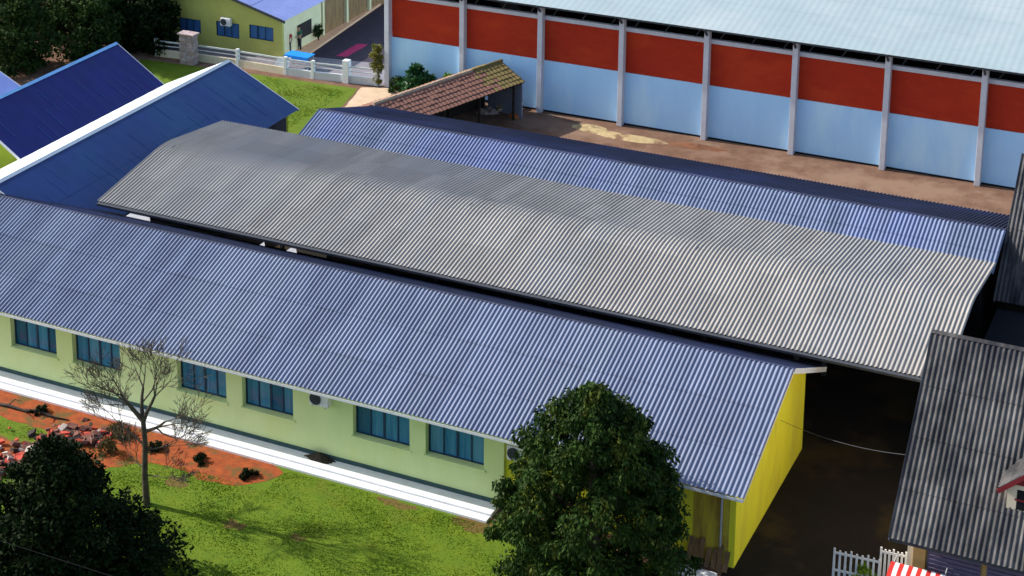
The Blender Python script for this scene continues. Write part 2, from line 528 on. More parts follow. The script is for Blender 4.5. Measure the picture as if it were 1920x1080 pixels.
def fan_unit(label, x, y, z, group, s=1.0, side=-1):
    """split air conditioner outdoor unit with round fan grille, back against a wall at y"""
    t = thing('air_conditioner', label, 'air conditioner', (x, y, z), 0, group)
    w, h, d = 0.86 * s, 0.60 * s, 0.32 * s
    MB().box(x - w / 2, x + w / 2, y - d - 0.08, y - 0.08, z, z + h).build('casing', M_WHITE, t, 0.02)
    fx, fz, fy = x - 0.14 * s, z + h / 2, y - d - 0.08
    b = MB()
    b.tube([(fx, fy + 0.005, fz), (fx, fy - 0.02, fz)], 0.25 * s, 20)
    g = b.build('fan_opening', M_STEEL, t)
    r = MB()
    for rr in (0.10, 0.18, 0.25):
        pts = [(fx + rr * s * math.cos(a), fy - 0.025, fz + rr * s * math.sin(a)) for a in np.linspace(0, 2 * math.pi, 21)]
        r.tube(pts, 0.008, 4, False)
    for k in range(4):
        a = k * math.pi / 4
        r.bar((fx - 0.25 * s * math.cos(a), fy - 0.028, fz - 0.25 * s * math.sin(a)),
              (fx + 0.25 * s * math.cos(a), fy - 0.028, fz + 0.25 * s * math.sin(a)), 0.01, 0.01)
    r.build('grille', M_STEEL, g)
    for sx in (-0.3, 0.3):
        MB().bar((x + sx * s, y, z - 0.02), (x + sx * s, y - d - 0.08, z - 0.02), 0.04, 0.04).build('bracket', M_GREYMET, t)
    return t


# ------------------------------------------------------------------ ground
def sheet(name, pts, z, m, jag=0.0, step=0.5, thick=0.0):
    P = []
    n = len(pts)
    for i in range(n):
        a, c = np.array(pts[i], float), np.array(pts[(i + 1) % n], float)
        k = max(1, int(np.linalg.norm(c - a) / step)) if jag > 0 else 1
        for j in range(k):
            q = a + (c - a) * j / k
            if jag > 0:
                q = q + np.array([RND.uniform(-jag, jag), RND.uniform(-jag, jag)])
            P.append(q)
    b = MB()
    if thick > 0:
        b.hexa([(q[0], q[1], z - thick) for q in P], [(q[0], q[1], z) for q in P])
    else:
        b.v = [(q[0], q[1], z) for q in P]
        b.f = [list(range(len(P)))]
    return struct(b.build(name, m))


g = MB()
g.v = [(-900, -300, 0), (700, -300, 0), (700, 1500, 0), (-900, 1500, 0)]
g.f = [[0, 1, 2, 3]]
struct(g.build('ground', M_EARTH))
FW = 53.73                       # front wall line of the long green classroom block
lawn_pts = [(-75, 25), (-15.8, 25), (-15.8, 52.9), (-24, 52.9), (-33, 52.9), (-75, 52.9)]
sheet('lawn', lawn_pts, 0.004, M_LAWN)
red_pts = [(-60, 52.75), (-60, 50.3), (-52, 50.8), (-46, 51.2), (-44.4, 50.9), (-42.5, 50.9), (-41, 48.9), (-39.2, 49.3),
           (-37.8, 50.6), (-36.4, 50.9), (-35.2, 50.5), (-33.8, 50.7), (-32.8, 51.6), (-32.6, 52.3), (-33.4, 52.75)]
sheet('red_earth_bed', red_pts, 0.010, M_RED, 0.09, 0.35)
sheet('red_earth_bed', [(-47, 49.6), (-44, 49.9), (-42.3, 49.4), (-41, 48.3), (-43, 47.4), (-47, 47.6)], 0.008, M_RED, 0.09, 0.35)
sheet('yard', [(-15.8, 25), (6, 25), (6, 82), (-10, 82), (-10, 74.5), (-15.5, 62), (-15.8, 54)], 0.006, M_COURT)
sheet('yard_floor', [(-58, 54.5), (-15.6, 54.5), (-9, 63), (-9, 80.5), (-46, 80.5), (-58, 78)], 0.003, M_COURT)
sheet('back_lawn', [(-66, 79), (-47.8, 79), (-48.6, 84), (-50.2, 88), (-51.0, 91.3), (-57, 90.9), (-66, 90.2)], 0.004, M_LAWN, 0.05, 0.5)
sheet('garden_path', [(-50.9, 91.6), (-50.0, 87.8), (-47.0, 83), (-44, 84), (-47.6, 92.2), (-48.5, 92.6)], 0.008, M_BEIGE, 0.05, 0.6)
sheet('forecourt', [(-66, 91.4), (-49.9, 92.3), (-49.9, 97.0), (-57.2, 95.6), (-66, 94.6)], 0.005, M_GREYFLOOR)
sheet('asphalt_court', [(-56.7, 95.3), (-49.9, 96.4), (-49.9, 130), (-59.5, 130), (-57.0, 96)], 0.009, M_ASPHALT)
a, c = onz(640, 106), onz(680, 83)
dv = np.array([0.35, 0.05, 0])
sheet('painted_court_line', [(a - dv)[:2], (a + dv)[:2], (c + dv)[:2], (c - dv)[:2]], 0.013, M_PINK, 0.02, 0.4)
sheet('salmon_walkway', [(-57.9, 94.9), (-56.8, 95.0), (-58.1, 109), (-58.3, 130), (-59.6, 130), (-59.4, 109)], 0.16, M_SALMON, thick=0.16)

M_DRY = mat('dry_leaf_litter', (0.16, 0.085, 0.025), (0.10, 0.085, 0.015), 4.0, 0.95, 0.6, 25)
for px, py, rx_, ry_ in ((440, 985, .42, .28), (745, 946, .9, .22), (890, 985, .9, .4), (560, 1010, .3, .2), (330, 905, .5, .3)):
    q = onz(px, py)
    sheet('bare_patch', [(q[0] + rx_ * math.cos(a_), q[1] + ry_ * math.sin(a_)) for a_ in np.linspace(0, 2 * math.pi, 12)[:-1]], 0.007, M_DRY, .12, .2)

# white concrete apron along the green wall, two steps
ap = MB()
ap.hexa([(-60, 53.02, 0), (-24.3, 53.02, 0), (-24.3, FW - 0.003, 0), (-60, FW - 0.003, 0)],
        [(-60, 53.02, 0.17), (-24.3, 53.02, 0.17), (-24.3, FW - 0.003, 0.17), (-60, FW - 0.003, 0.17)])
aprn = struct(ap.build('apron_path', M_WHITECON, None, 0.015))
for i in range(16):
    x0 = -60 + i * 2.23
    MB().box(x0 + 0.006, x0 + 2.224, 52.64, 53.0, 0.0, 0.10).build('kerb_slab', M_WHITECON, aprn, 0.012)
struct(MB().box(-17.6, -15.9, 52.7, 53.25, 0, 0.12).build('kerb', M_WHITECON, None, 0.015))
struct(MB().box(-23.8, -15.9, 53.35, 53.95, 0, 0.05).build('paved_strip', M_EARTH, None, 0.01))

# grass blades in the two lawns
def grass(name, regions, dens, hgt, seed):
    r = np.random.default_rng(seed)
    V, Fc = [], []
    for (x0, x1, y0, y1) in regions:
        n = int((x1 - x0) * (y1 - y0) * dens)
        p = np.stack([r.uniform(x0, x1, n), r.uniform(y0, y1, n)], 1)
        k = 0.5 + 0.5 * np.sin(p[:, 0] * 1.3 + np.sin(p[:, 1] * 2.1)) * np.cos(p[:, 1] * 1.7 + p[:, 0] * 0.4)
        keep = r.uniform(0, 1, n) < (0.35 + 0.65 * k)
        p, k = p[keep], k[keep]
        n = len(p)
        a = r.uniform(0, 6.283, n)
        h = hgt * (0.5 + 0.9 * k) * r.uniform(0.6, 1.3, n)
        w = 0.02 * r.uniform(0.7, 1.4, n)
        le = r.uniform(-0.7, 0.7, (n, 2)) * h[:, None]
        dx, dy = np.cos(a) * w, np.sin(a) * w
        P = np.stack([np.stack([p[:, 0] - dx, p[:, 1] - dy, np.full(n, 0.004)], 1),
                      np.stack([p[:, 0] + dx, p[:, 1] + dy, np.full(n, 0.004)], 1),
                      np.stack([p[:, 0] + le[:, 0], p[:, 1] + le[:, 1], h], 1)], 1).reshape(-1, 3)
        b = sum(len(q) for q in V)
        V.append(P)
        Fc.append((np.arange(3 * n).reshape(-1, 3) + b))
    V, Fc = np.concatenate(V), np.concatenate(Fc)
    me = bpy.data.meshes.new(name)
    me.from_pydata(V.tolist(), [], Fc.tolist())
    o = obj(name, me, M_BLADE)
    return tag(struct(o, 'stuff'), 'short green grass of the front lawn' if seed == 1 else 'short green grass behind the blue roofs', 'grass')


grass('grass', [(-32.6, -16, 40.5, 52.5), (-40, -32.6, 40.5, 50.2), (-48, -42.6, 50.0, 50.8), (-48, -40, 41, 47.4), (-41, -32.0, 50.2, 51.0)], 430, 0.038, 1)
grass('grass', [(-57, -51.2, 80, 90.6)], 120, 0.09, 2)


# ------------------------------------------------------------------ long green classroom block (front)
X0, X1 = -57.0, -15.53
RX1 = -15.0
EY, EZ, RY, RZ, BY, BZ = 52.96, 3.35, 58.79, 5.32, 63.67, 3.08
SLF = (RZ - EZ) / (RY - EY)
SLB = (RZ - BZ) / (BY - RY)
cb = thing('classroom_block', 'long pale green block with blue grey corrugated roof and yellow gable end', 'building', (-36, 58, 0))
WINX = [(-52.4, -50.1), (-49.3, -47.0), (-46.49, -44.16), (-43.35, -41.0), (-38.25, -35.98), (-35.25, -32.97), (-30.36, -27.97), (-27.31, -24.94)]
XC = -24.15
ops = [(a_, b_, 1.42, 2.78) for a_, b_ in WINX if a_ > -47]
wall_x(-48.5, XC, FW, FW + 0.34, 0.0, 3.35, ops).build('front_wall', M_GREEN, cb)
MB().box(X0, -48.5, FW, FW + 0.22, 0, 3.35).build('front_wall', M_GREEN, cb)
MB().box(-48.5, XC, FW - 0.025, FW - 0.002, 0.171, 0.34).build('skirting', M_TEAL, cb)
wr = MB()
wr.box(XC + 0.002, -17.05, FW + 0.20, FW + 0.42, 0, 3.45)
wr.build('recessed_wall', M_YELLOW, cb)['label'] = 'recessed yellow wall beside the dark round tree'
ws = MB().box(-17.048, X1 - 0.22, FW + 0.19, FW + 0.42, 0, 3.45).build('stained_wall', M_YELLOW_DULL, cb)
ws['label'] = 'yellow wall end streaked with brown stains'
gz = lambda y: (EZ + (y - EY) * SLF if y < RY else RZ - (y - RY) * SLB) - 0.09
gy0, gy1 = FW + 0.19, 62.6
gp = [(gy0, 0), (gy1, 0), (gy1, gz(gy1)), (RY, gz(RY)), (gy0, gz(gy0))]
MB().hexa([(X1 - 0.22, y, z) for y, z in gp], [(X1, y, z) for y, z in gp]).build('gable_wall', M_YELLOW, cb)['label'] = 'bright yellow gable wall'
MB().box(X0, X1 - 0.223, 62.4, 62.6, 0, gz(62.6)).build('back_wall', M_GREEN, cb)
for a_, b_, za, zb in ops:
    sliding_window(cb, a_, b_, za, zb, FW + 0.25, M_GLASS, M_FRAME, 4, (FW - 0.07, FW + 0.25, M_GREEN))
# black sheet painting the darkness of the rooms behind the panes
MB().box(-48.4, XC - 0.05, FW + 0.40, FW + 0.44, 0.2, 3.3).build('room_dark_sheet', M_BLACK, cb)
corrugated('front_roof_slope', M_ROOF_BLUE, cb, (X0, RY, RZ), (1, 0, 0), RX1 - X0, (0, EY - RY, EZ - RZ), 3)
corrugated('back_roof_slope', M_ROOF_NAVY, cb, (X0, RY, RZ), (1, 0, 0), RX1 - X0, (0, BY - RY, BZ - RZ), 3)
rc = MB()
rc.hexa([(X0, RY - 0.03, RZ + 0.0), (X0, RY, RZ + 0.035), (X0, RY + 0.24, RZ - 0.07), (X0, RY, RZ + 0.01)],
        [(RX1 + .02, RY - 0.03, RZ + 0.0), (RX1 + .02, RY, RZ + 0.035), (RX1 + .02, RY + 0.24, RZ - 0.07), (RX1 + .02, RY, RZ + 0.01)])
rc.build('ridge_cap', M_ROOF_NAVY, cb)
MB().box(X0, RX1 - 0.03, EY - 0.012, EY + 0.02, EZ - 0.15, EZ - 0.045).build('fascia', M_WHITE, cb)
MB().bar((RX1 - 0.03, EY + 0.05, EZ - 0.10), (RX1 - 0.03, RY, RZ - 0.10), 0.03, 0.13).build('verge_board', M_CREAM, cb)
MB().bar((RX1 - 0.02, RY + 0.03, RZ - 0.10), (RX1 - 0.02, BY, BZ - 0.10), 0.05, 0.19).build('verge_board', M_WHITE, cb)
MB().box(X0, X1 - 0.3, EY + 0.131, FW + 0.0, EZ - 0.06, EZ - 0.04).build('soffit', M_CREAM, cb)
MB().tube([(-16.02, FW + 0.12, 3.25), (-16.02, FW + 0.12, 0.1)], 0.04, 8).build('downpipe', M_GREYMET, cb)
fan_unit('air conditioner under the eave between two green wall windows', -31.62, FW, 2.50, 'air conditioners', 0.95)
fan_unit('air conditioner under the eave beside the dark round tree', -23.55, FW + 0.2, 2.18, 'air conditioners', 0.95)

# planks leaning at the yellow corner
pt = thing('plank_stack', 'weathered brown planks leaning on the stained yellow wall', 'planks', (-16.5, 53.5, 0))
for i in range(7):
    x = -17.05 + i * 0.22
    h = 0.75 + RND.uniform(-0.2, 0.25)
    MB().bar((x, 53.50 + RND.uniform(-.03, .03), 0.05), (x + RND.uniform(-.04, .04), 53.86, h), 0.17, 0.03, (0, 1, 0)).build('plank', M_PLANK, pt)
# soil heaped against the green wall
def mound(name, m, x, y, rx, ry, h, seed, parent=None, n=26, z=0.0):
    r = np.random.default_rng(seed)
    b = MB()
    ph = r.uniform(0, 6.28, 6)
    rings = 7
    b.v.append((x, y, z + h))
    for i in range(1, rings + 1):
        t = i / rings
        for k in range(n):
            a = 2 * math.pi * k / n
            e = 1 + 0.16 * math.sin(2 * a + ph[0]) + 0.10 * math.sin(3 * a + ph[1]) + 0.07 * math.sin(7 * a + ph[2])
            zz = h * (1 - t) ** 1.2 * (1 + 0.25 * math.sin(5 * a + ph[3] + 4 * t)) + (0.02 * h * r.normal() if i < rings else -0.02)
            b.v.append((x + rx * t * e * math.cos(a), y + ry * t * e * math.sin(a), z + zz))
    for k in range(n):
        b.f.append([0, 1 + k, 1 + (k + 1) % n])
    for i in range(rings - 1):
        for k in range(n):
            k2 = (k + 1) % n
            b.f.append([1 + i * n + k, 1 + (i + 1) * n + k, 1 + (i + 1) * n + k2, 1 + i * n + k2])
    return b.build(name, m, parent, 0, True)


tag(mound('soil_heap', M_SOOT, -31.7, 53.52, 0.8, 0.2, 0.30, 5, z=0.15), 'small heap of black soil against the green wall', 'soil heap')

# ------------------------------------------------------------------ open shed with grey roof (middle)
SX0, SX1 = -48.4, -10.28
sh = thing('open_shed', 'open shed with wide low pale grey corrugated roof between two blocks', 'shed', (-29, 67, 0))
MEY, MEZ, MRY, MRZ, MBY, MBZ = 62.30, 4.24, 67.55, 5.20, 72.75, 4.60
prof = [(MEY, MEZ)]
ra = 1.1
pa_ = np.array([MRY - ra, MRZ - ra * (MRZ - MEZ) / (MRY - MEY)])
pc_ = np.array([MRY + ra, MRZ - ra * (MRZ - MBZ) / (MBY - MRY)])
pb_ = np.array([MRY, MRZ + .06])
for t in (0.0, .2, .4, .6, .8, 1.0):
    q = pa_ * (1 - t) ** 2 + pb_ * 2 * t * (1 - t) + pc_ * t * t
    prof.append((q[0], q[1]))
prof.append((MBY, MBZ))
curved_sheet('vaulted_roof', M_ROOF_GREY, sh, SX0, SX1, prof)
MB().box(SX0 + .1, SX1 - .1, MEY + .12, MEY + .16, MEZ - .22, MEZ - .03).build('eave_beam', M_STEEL, sh)
for i in range(8):
    x = SX0 + 0.6 + i * 5.25
    MB().box(x - .08, x + .08, 64.0, 64.16, 0, MEZ + .2).build('post', M_STEEL, sh)
    MB().box(x - .08, x + .08, 68.6, 68.76, 0, MRZ - .3).build('post', M_STEEL, sh)
    MB().bar((x, MEY + .2, MEZ - .1), (x, MRY, MRZ - .12), .07, .14).build('rafter', M_STEEL, sh)
    MB().bar((x, MRY, MRZ - .12), (x, MBY - .2, MBZ - .1), .07, .14).build('rafter', M_STEEL, sh)
gut = MB()
gut.hexa([(SX0 + .1, MEY - .16, MEZ - .16), (SX0 + .1, MEY + .02, MEZ - .16), (SX0 + .1, MEY + .06, MEZ - .04), (SX0 + .1, MEY - .2, MEZ - .04)],
         [(SX1, MEY - .16, MEZ - .16), (SX1, MEY + .02, MEZ - .16), (SX1, MEY + .06, MEZ - .04), (SX1, MEY - .2, MEZ - .04)])
gut.build('gutter', M_STEEL, sh)
for (xa, xb) in ((-46.6, -45.3), (-39.55, -39.3), (-38.2, -37.7)):
    MB().hexa([(xa, MEY - .30, MEZ - .30), (xb, MEY - .30, MEZ - .30), (xb - .1, MEY - .19, MEZ - .2), (xa + .15, MEY - .19, MEZ - .2)],
              [(xa, MEY - .29, MEZ - .28), (xb, MEY - .29, MEZ - .28), (xb - .1, MEY - .18, MEZ - .17), (xa + .15, MEY - .18, MEZ - .17)]).build('gutter_glint', M_GREYMET, sh)  # pale strips drawn as the white glints along the gutter

# ------------------------------------------------------------------ rear classroom block
rb = thing('rear_block', 'rear block with steel blue corrugated roof behind the grey shed', 'building', (-28, 75, 0))
KX0, KX1, KRY, KRZ = -44.0, -10.29, 74.81, 5.24
corrugated('front_roof_slope', M_ROOF_BACK, rb, (KX0, KRY, KRZ), (1, 0, 0), KX1 - KX0, (0, -2.7, -0.877), 2)
corrugated('back_roof_slope', M_ROOF_NAVY, rb, (KX0, KRY, KRZ), (1, 0, 0), KX1 - KX0, (0, 6.1, -1.84), 3)
MB().hexa([(KX0, KRY - .05, KRZ - .0), (KX0, KRY, KRZ + .05), (KX0, KRY + .2, KRZ - .02), (KX0, KRY, KRZ + .03)],
          [(KX1, KRY - .05, KRZ - .0), (KX1, KRY, KRZ + .05), (KX1, KRY + .2, KRZ - .02), (KX1, KRY, KRZ + .03)]).build('ridge_cap', M_ROOF_NAVY, rb)
kp = [(72.5, 0), (80.0, 0), (80.0, 3.55), (KRY, KRZ - .1), (72.5, 4.3)]
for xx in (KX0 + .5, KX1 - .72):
    MB().hexa([(xx, y, z) for y, z in kp], [(xx + .2, y, z) for y, z in kp]).build('gable_wall', M_BLACK, rb)  # wall colour blackened in place of the deep shade here
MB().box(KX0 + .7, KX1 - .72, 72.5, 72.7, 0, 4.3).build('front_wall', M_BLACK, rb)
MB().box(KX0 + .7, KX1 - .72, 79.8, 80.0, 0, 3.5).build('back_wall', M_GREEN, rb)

# ------------------------------------------------------------------ blue roofed wings on the left
def blue_wing(name, label, rx, rz, y0, y1, half, drop, m_right, m_left, wallm):
    t = thing(name, label, 'building', (rx, (y0 + y1) / 2, 0))
    ln = y1 - y0
    corrugated('right_roof_slope', m_right, t, (rx, y0, rz), (0, 1, 0), ln, (half, 0, -drop), 2, 1.05, 0.003, 6, 0.004)
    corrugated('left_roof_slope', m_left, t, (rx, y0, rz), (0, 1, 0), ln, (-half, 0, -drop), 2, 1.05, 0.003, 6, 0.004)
    k = int(ln / 0.8)
    for i in range(1, k):
        y = y0 + ln * (i + RND.uniform(-.25, .25)) / k
        a0 = RND.uniform(.02, .55)
        a1 = min(.98, a0 + RND.uniform(.15, .6))
        MB().bar((rx + half * a0, y, rz - drop * a0 + .012), (rx + half * a1, y, rz - drop * a1 + .016), .03, .016).build('roof_seam', M_SEAM, t)
    MB().hexa([(rx - .16, y0, rz - .05), (rx, y0, rz + .05), (rx + .16, y0, rz - .05), (rx, y0, rz + .02)],
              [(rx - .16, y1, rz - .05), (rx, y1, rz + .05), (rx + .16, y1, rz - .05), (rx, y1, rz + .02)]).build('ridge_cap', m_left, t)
    hw = half - 0.5
    hz = rz - drop * hw / half - 0.06
    gp_ = [(rx - hw, 0), (rx + hw, 0), (rx + hw, hz), (rx, rz - .08), (rx - hw, hz)]
    for yy in (y0 + .3, y1 - .5):
        MB().hexa([(x, yy, z) for x, z in gp_], [(x, yy + .2, z) for x, z in gp_]).build('gable_wall', wallm, t)
    for xx in (rx - hw, rx + hw - .2):
        MB().box(xx, xx + .2, y0 + .5, y1 - .5, 0, hz - .06).build('side_wall', M_SHADEWALL, t)
    for sx in (-1, 1):
        for yy in (y0, y1):
            MB().bar((rx, yy, rz - .06), (rx + sx * half, yy, rz - drop - .06), .04, .13).build('verge_board', M_WHITE, t)
    return t


blue_wing('blue_roofed_wing', 'wing with blue metal roof and left slope painted sunlit white beside the grey shed', -52.5, 5.13, 60.0, 79.6, 4.42, 2.13, M_NAVY, M_SUNLITROOF, M_LIME)
blue_wing('blue_roofed_wing', 'second wing with darkest navy roof and left slope painted sunlit light blue', -59.84, 5.13, 67.0, 79.43, 4.0, 2.55, M_NAVY2, M_SUNLITBLUE, M_LIME)
blue_wing('blue_roofed_wing', 'third wing, only a pale roof corner at the left edge', -67.3, 4.9, 60.0, 75.6, 4.2, 2.0, M_LAVROOF, M_SUNLITROOF, M_LIME)

# ------------------------------------------------------------------ sports hall
GY = 92.71
hall = thing('sports_hall', 'large hall with red brick panels over pale blue wall and zinc roof', 'building', (-30, 95, 0))
PX = [-49.5 + 5.02 * i for i in range(9)]
for i, x in enumerate(PX):
    c_ = MB()
    c_.hexa([(x - .15, GY - .42, 0), (x + .15, GY - .42, 0), (x + .15, GY + .05, 0), (x - .15, GY + .05, 0)],
            [(x - .15, GY - .36, 6.55), (x + .15, GY - .36, 6.55), (x + .15, GY + .05, 6.55), (x - .15, GY + .05, 6.55)])
    c_.build('column', M_GYMCOL, hall, 0.015)
    MB().bar((x, GY - .34, 6.15), (x, GY - .82, 6.62), .10, .10).build('bracket', M_STEEL, hall)
    if i < 8:
        xb = PX[i + 1]
        MB().box(x + .152, xb - .152, GY - .02, GY + .18, 0.0, 3.13).build('lower_wall_panel', M_GYMWALL, hall)
        MB().box(x + .152, xb - .152, GY + .05, GY + .20, 3.132, 5.60).build('brick_panel', M_BRICK, hall)
        MB().box(x + .152, xb - .152, GY - .04, GY + .20, 5.602, 5.84).build('rail', M_GYMCOL, hall)
        MB().box(x + .152, xb - .152, GY - .035, GY + .0, 0.0, 0.10).build('plinth', M_BLACK, hall)
        for k in range(3):
            xx = x + .6 + k * 1.8
            MB().bar((xx, GY + .1, 5.84), (xx + .5, GY + .1, 6.55), .05, .05).build('truss_strut', M_STEEL, hall)
MB().box(PX[0], PX[-1], GY + 7, GY + 7.2, 0, 7.8).build('inner_wall', M_BLACK, hall)
MB().box(PX[0] - .1, PX[0] + .1, GY + .2, GY + 30, 0, 6.4).build('end_wall', M_GYMWALL, hall)
RYS, RZS = GY - .85, 6.66
zs = math.tan(math.radians(10))
corrugated('roof_slope', M_GYMROOF, hall, (-50.4, RYS + 17, RZS + 17 * zs), (1, 0, 0), 46, (0, -17, -17 * zs), 9, 0.40, 0.003, 6, 0.006)
corrugated('back_roof_slope', M_GYMROOF, hall, (-50.4, RYS + 17, RZS + 17 * zs), (1, 0, 0), 46, (0, 17, -17 * zs), 3, 0.40, 0.003, 6, 0.006)
MB().box(-50.4, -4.5, RYS + .05, RYS + .10, RZS - .12, RZS - .02).build('eave_beam', M_STEEL, hall)
tag(mound('sand_heap', M_SAND, onz(1170, 250)[0], 90.9, 2.6, 0.7, 0.12, 8), 'pale sand spread on the earth by the sports hall', 'sand')
tag(mound('sand_heap', M_SAND, onz(1105, 238)[0], 91.4, 1.2, 0.5, 0.10, 9), 'smaller pale sand patch beside the shelter shadow', 'sand')
tag(mound('earth_heap', M_REDBROWN, onz(1300, 280)[0], 91.2, 1.8, 0.5, 0.16, 10), 'low reddish earth bank at the sports hall columns', 'earth heap')

# ------------------------------------------------------------------ tiled shelter against the hall
she = thing('tiled_shelter', 'open shelter with old clay tile roof against the sports hall', 'shelter', (-43, 87, 0))
rA, rB = np.array([-44.78, 81.95, 3.0]), np.array([-41.54, 91.58, 3.05])
dr = rB - rA
drl = np.linalg.norm(dr[:2])
du = np.array([dr[0], dr[1], 0]) / drl
dn = np.array([du[1], -du[0], 0])               # towards +x
SWID, SDROP = 1.85, 0.78
rows, cols = 6, 34
tile_mesh = {}
for key, mm in (('t', M_TILE), ('m', M_MOSS), ('p', M_TILE_PALE)):
    b = MB()
    L_, Wd = SWID / rows * 1.22, drl / cols * 1.04
    seg = 5
    prof = [(-Wd / 2 + Wd * k / seg, 0.045 * math.sin(math.pi * k / seg)) for k in range(seg + 1)]
    lo = [(p_[0], 0, p_[1]) for p_ in prof] + [(p_[0], 0, p_[1] - .02) for p_ in prof[::-1]]
    hi = [(p_[0], L_, p_[1] + .035) for p_ in prof] + [(p_[0], L_, p_[1] + .015) for p_ in prof[::-1]]
    b.hexa(lo, hi)
    o_ = b.build('tile', mm)
    tile_mesh[key] = o_.data
    bpy.data.objects.remove(o_)
for side in (1, -1):
    sl_len = math.hypot(SWID, SDROP)
    sd = (dn * side * SWID + np.array([0, 0, -SDROP])) / sl_len
    up = np.cross(du, sd)
    if up[2] < 0:
        up = -up
    for r_ in range(rows):
        for c_ in range(cols):
            if side == -1 and r_ > 4:
                continue
            base = rA + np.array([0, 0, dr[2] * c_ / cols]) + du * drl * (c_ + .5) / cols + sd * sl_len * (r_ + .02) / rows + up * .02
            key = 'm' if (c_ > cols * .78 + RND.uniform(-3, 3)) else 't'
            o_ = bpy.data.objects.new('tile', tile_mesh[key])
            COL.objects.link(o_)
            o_.parent = she
            o_.matrix_parent_inverse = she.matrix_basis.inverted()
            j = RND.uniform(-.012, .012)
            X_ = du * (1 if side == 1 else -1)
            o_.matrix_basis = Matrix(((X_[0], sd[0], up[0], base[0]), (X_[1], sd[1], up[1], base[1]), (X_[2], sd[2], up[2], base[2] + j), (0, 0, 0, 1)))
for c_ in range(24):
    p0 = rA + dr * c_ / 24
    p1 = rA + dr * (c_ + 1.1) / 24
    MB().tube([p0 + [0, 0, .03 + RND.uniform(0, .015)], p1 + [0, 0, .05]], [.10, .12], 8).build('ridge_tile', M_TILE_PALE if c_ < 18 else M_MOSS, she)
ub = MB()
for side in (1, -1):
    w_ = SWID if side == 1 else SWID * .84
    d_ = SDROP if side == 1 else SDROP * .84
    e0, e1 = rA + dn * side * w_ - [0, 0, d_ + .06], rB + dn * side * w_ - [0, 0, d_ + .06]
    ub.hexa([rA - [0, 0, .06], rB - [0, 0, .06], e1, e0], [rA - [0, 0, .02], rB - [0, 0, .02], e1 + [0, 0, .04], e0 + [0, 0, .04]])
ub.build('roof_boarding', M_DARKWOOD, she)
for k in range(4):
    q = rA + dr * (.1 + .28 * k) + dn * 1.55
    MB().box(q[0] - .06, q[0] + .06, q[1] - .06, q[1] + .06, 0, 2.22).build('post', M_DARKWOOD, she)
    q = rA + dr * (.1 + .28 * k) - dn * .9
    MB().box(q[0] - .06, q[0] + .06, q[1] - .06, q[1] + .06, 0, 2.4).build('post', M_DARKWOOD, she)
bd = MB()
ba, bb = rA - dn * 1.35, rB - dn * 1.35
bd.hexa([(ba[0], ba[1], 0), (bb[0], bb[1], 0), (bb[0] + .05, bb[1], 0), (ba[0] + .05, ba[1], 0)],
        [(ba[0], ba[1], 2.35), (bb[0], bb[1], 2.35), (bb[0] + .05, bb[1], 2.35), (ba[0] + .05, ba[1], 2.35)])
bd.build('added_sun_screen', M_DARKWOOD, she)  # added boards that keep the sun from entering the shelter
wq0, wq1 = rB + dn * 1.7, rB - dn * 1.0
MB().hexa([(wq0[0], wq0[1] - .1, 0), (wq1[0], wq1[1] - .1, 0), (wq1[0], wq1[1], 0), (wq0[0], wq0[1], 0)],
          [(wq0[0], wq0[1] - .1, 2.2), (wq1[0], wq1[1] - .1, 2.5), (wq1[0], wq1[1], 2.5), (wq0[0], wq0[1], 2.2)]).build('end_panel', M_SHELTERWALL, she)
p = onz(826, 205)
tag(mound('clay_heap', M_ORANGE, p[0], p[1], .75, .5, .5, 21), 'orange clay heap under the tiled shelter', 'clay heap')
p = onz(905, 212)
for k, (dx, dy) in enumerate(((0, 0), (.55, .25), (.25, .5))):
    b = mound('cement_sack', M_STONE, p[0] + dx, p[1] + dy, .38, .26, .30, 30 + k)
    tag(b, ('pale sack under the tiled shelter, nearest the blue roof', 'pale sack under the tiled shelter, rightmost of three', 'pale sack under the tiled shelter, farthest back of three')[k], 'sack', 'sacks under the shelter')
p = onz(955, 207)
sp = thing('board_pile', 'pile of pale boards at the mouth of the tiled shelter', 'boards', (p[0], p[1], 0))
for k in range(6):
    a = RND.uniform(-.2, .2) + .9
    MB().bar((p[0] - math.cos(a) * .8, p[1] - math.sin(a) * .8, .06 + k * .07), (p[0] + math.cos(a) * .8, p[1] + math.sin(a) * .8, .06 + k * .07), .24, .05).build('board', M_SAND if k % 2 else M_CREAMPALE, sp)
p = onz(965, 218)
tag(mound('clay_heap', M_ORANGE, p[0], p[1], .45, .35, .35, 23), 'small reddish clay heap right of the shelter boards', 'clay heap')

# ------------------------------------------------------------------ steep dark roofed house on the right
dh = thing('steep_roofed_house', 'house with steep dark grey corrugated roof and small dormer at right edge', 'house', (-4, 58, 0))
HX0, HX1 = -10.27, 6.0
hE, hR = (53.39, 3.0), (58.71, 7.93)
corrugated('front_roof_slope', M_ROOF_DARK, dh, (HX0, hR[0], hR[1]), (1, 0, 0), HX1 - HX0, (0, hE[0] - hR[0], hE[1] - hR[1]), 4, lap=.02)
corrugated('back_roof_slope', M_ROOF_DARK, dh, (HX0, hR[0], hR[1]), (1, 0, 0), HX1 - HX0, (0, hR[0] - hE[0], hE[1] - hR[1]), 4, lap=.02)
MB().hexa([(HX0, hR[0] - .09, hR[1] - .04), (HX0, hR[0], hR[1] + .06), (HX0, hR[0] + .09, hR[1] - .04), (HX0, hR[0], hR[1] + .02)],
          [(HX1, hR[0] - .09, hR[1] - .04), (HX1, hR[0], hR[1] + .06), (HX1, hR[0] + .09, hR[1] - .04), (HX1, hR[0], hR[1] + .02)]).build('ridge_cap', M_ROOF_DARK, dh)
MB().bar((HX0 + .03, hE[0], hE[1] - .1), (HX0 + .03, hR[0], hR[1] - .1), .04, .16).build('verge_board', M_STEEL, dh)
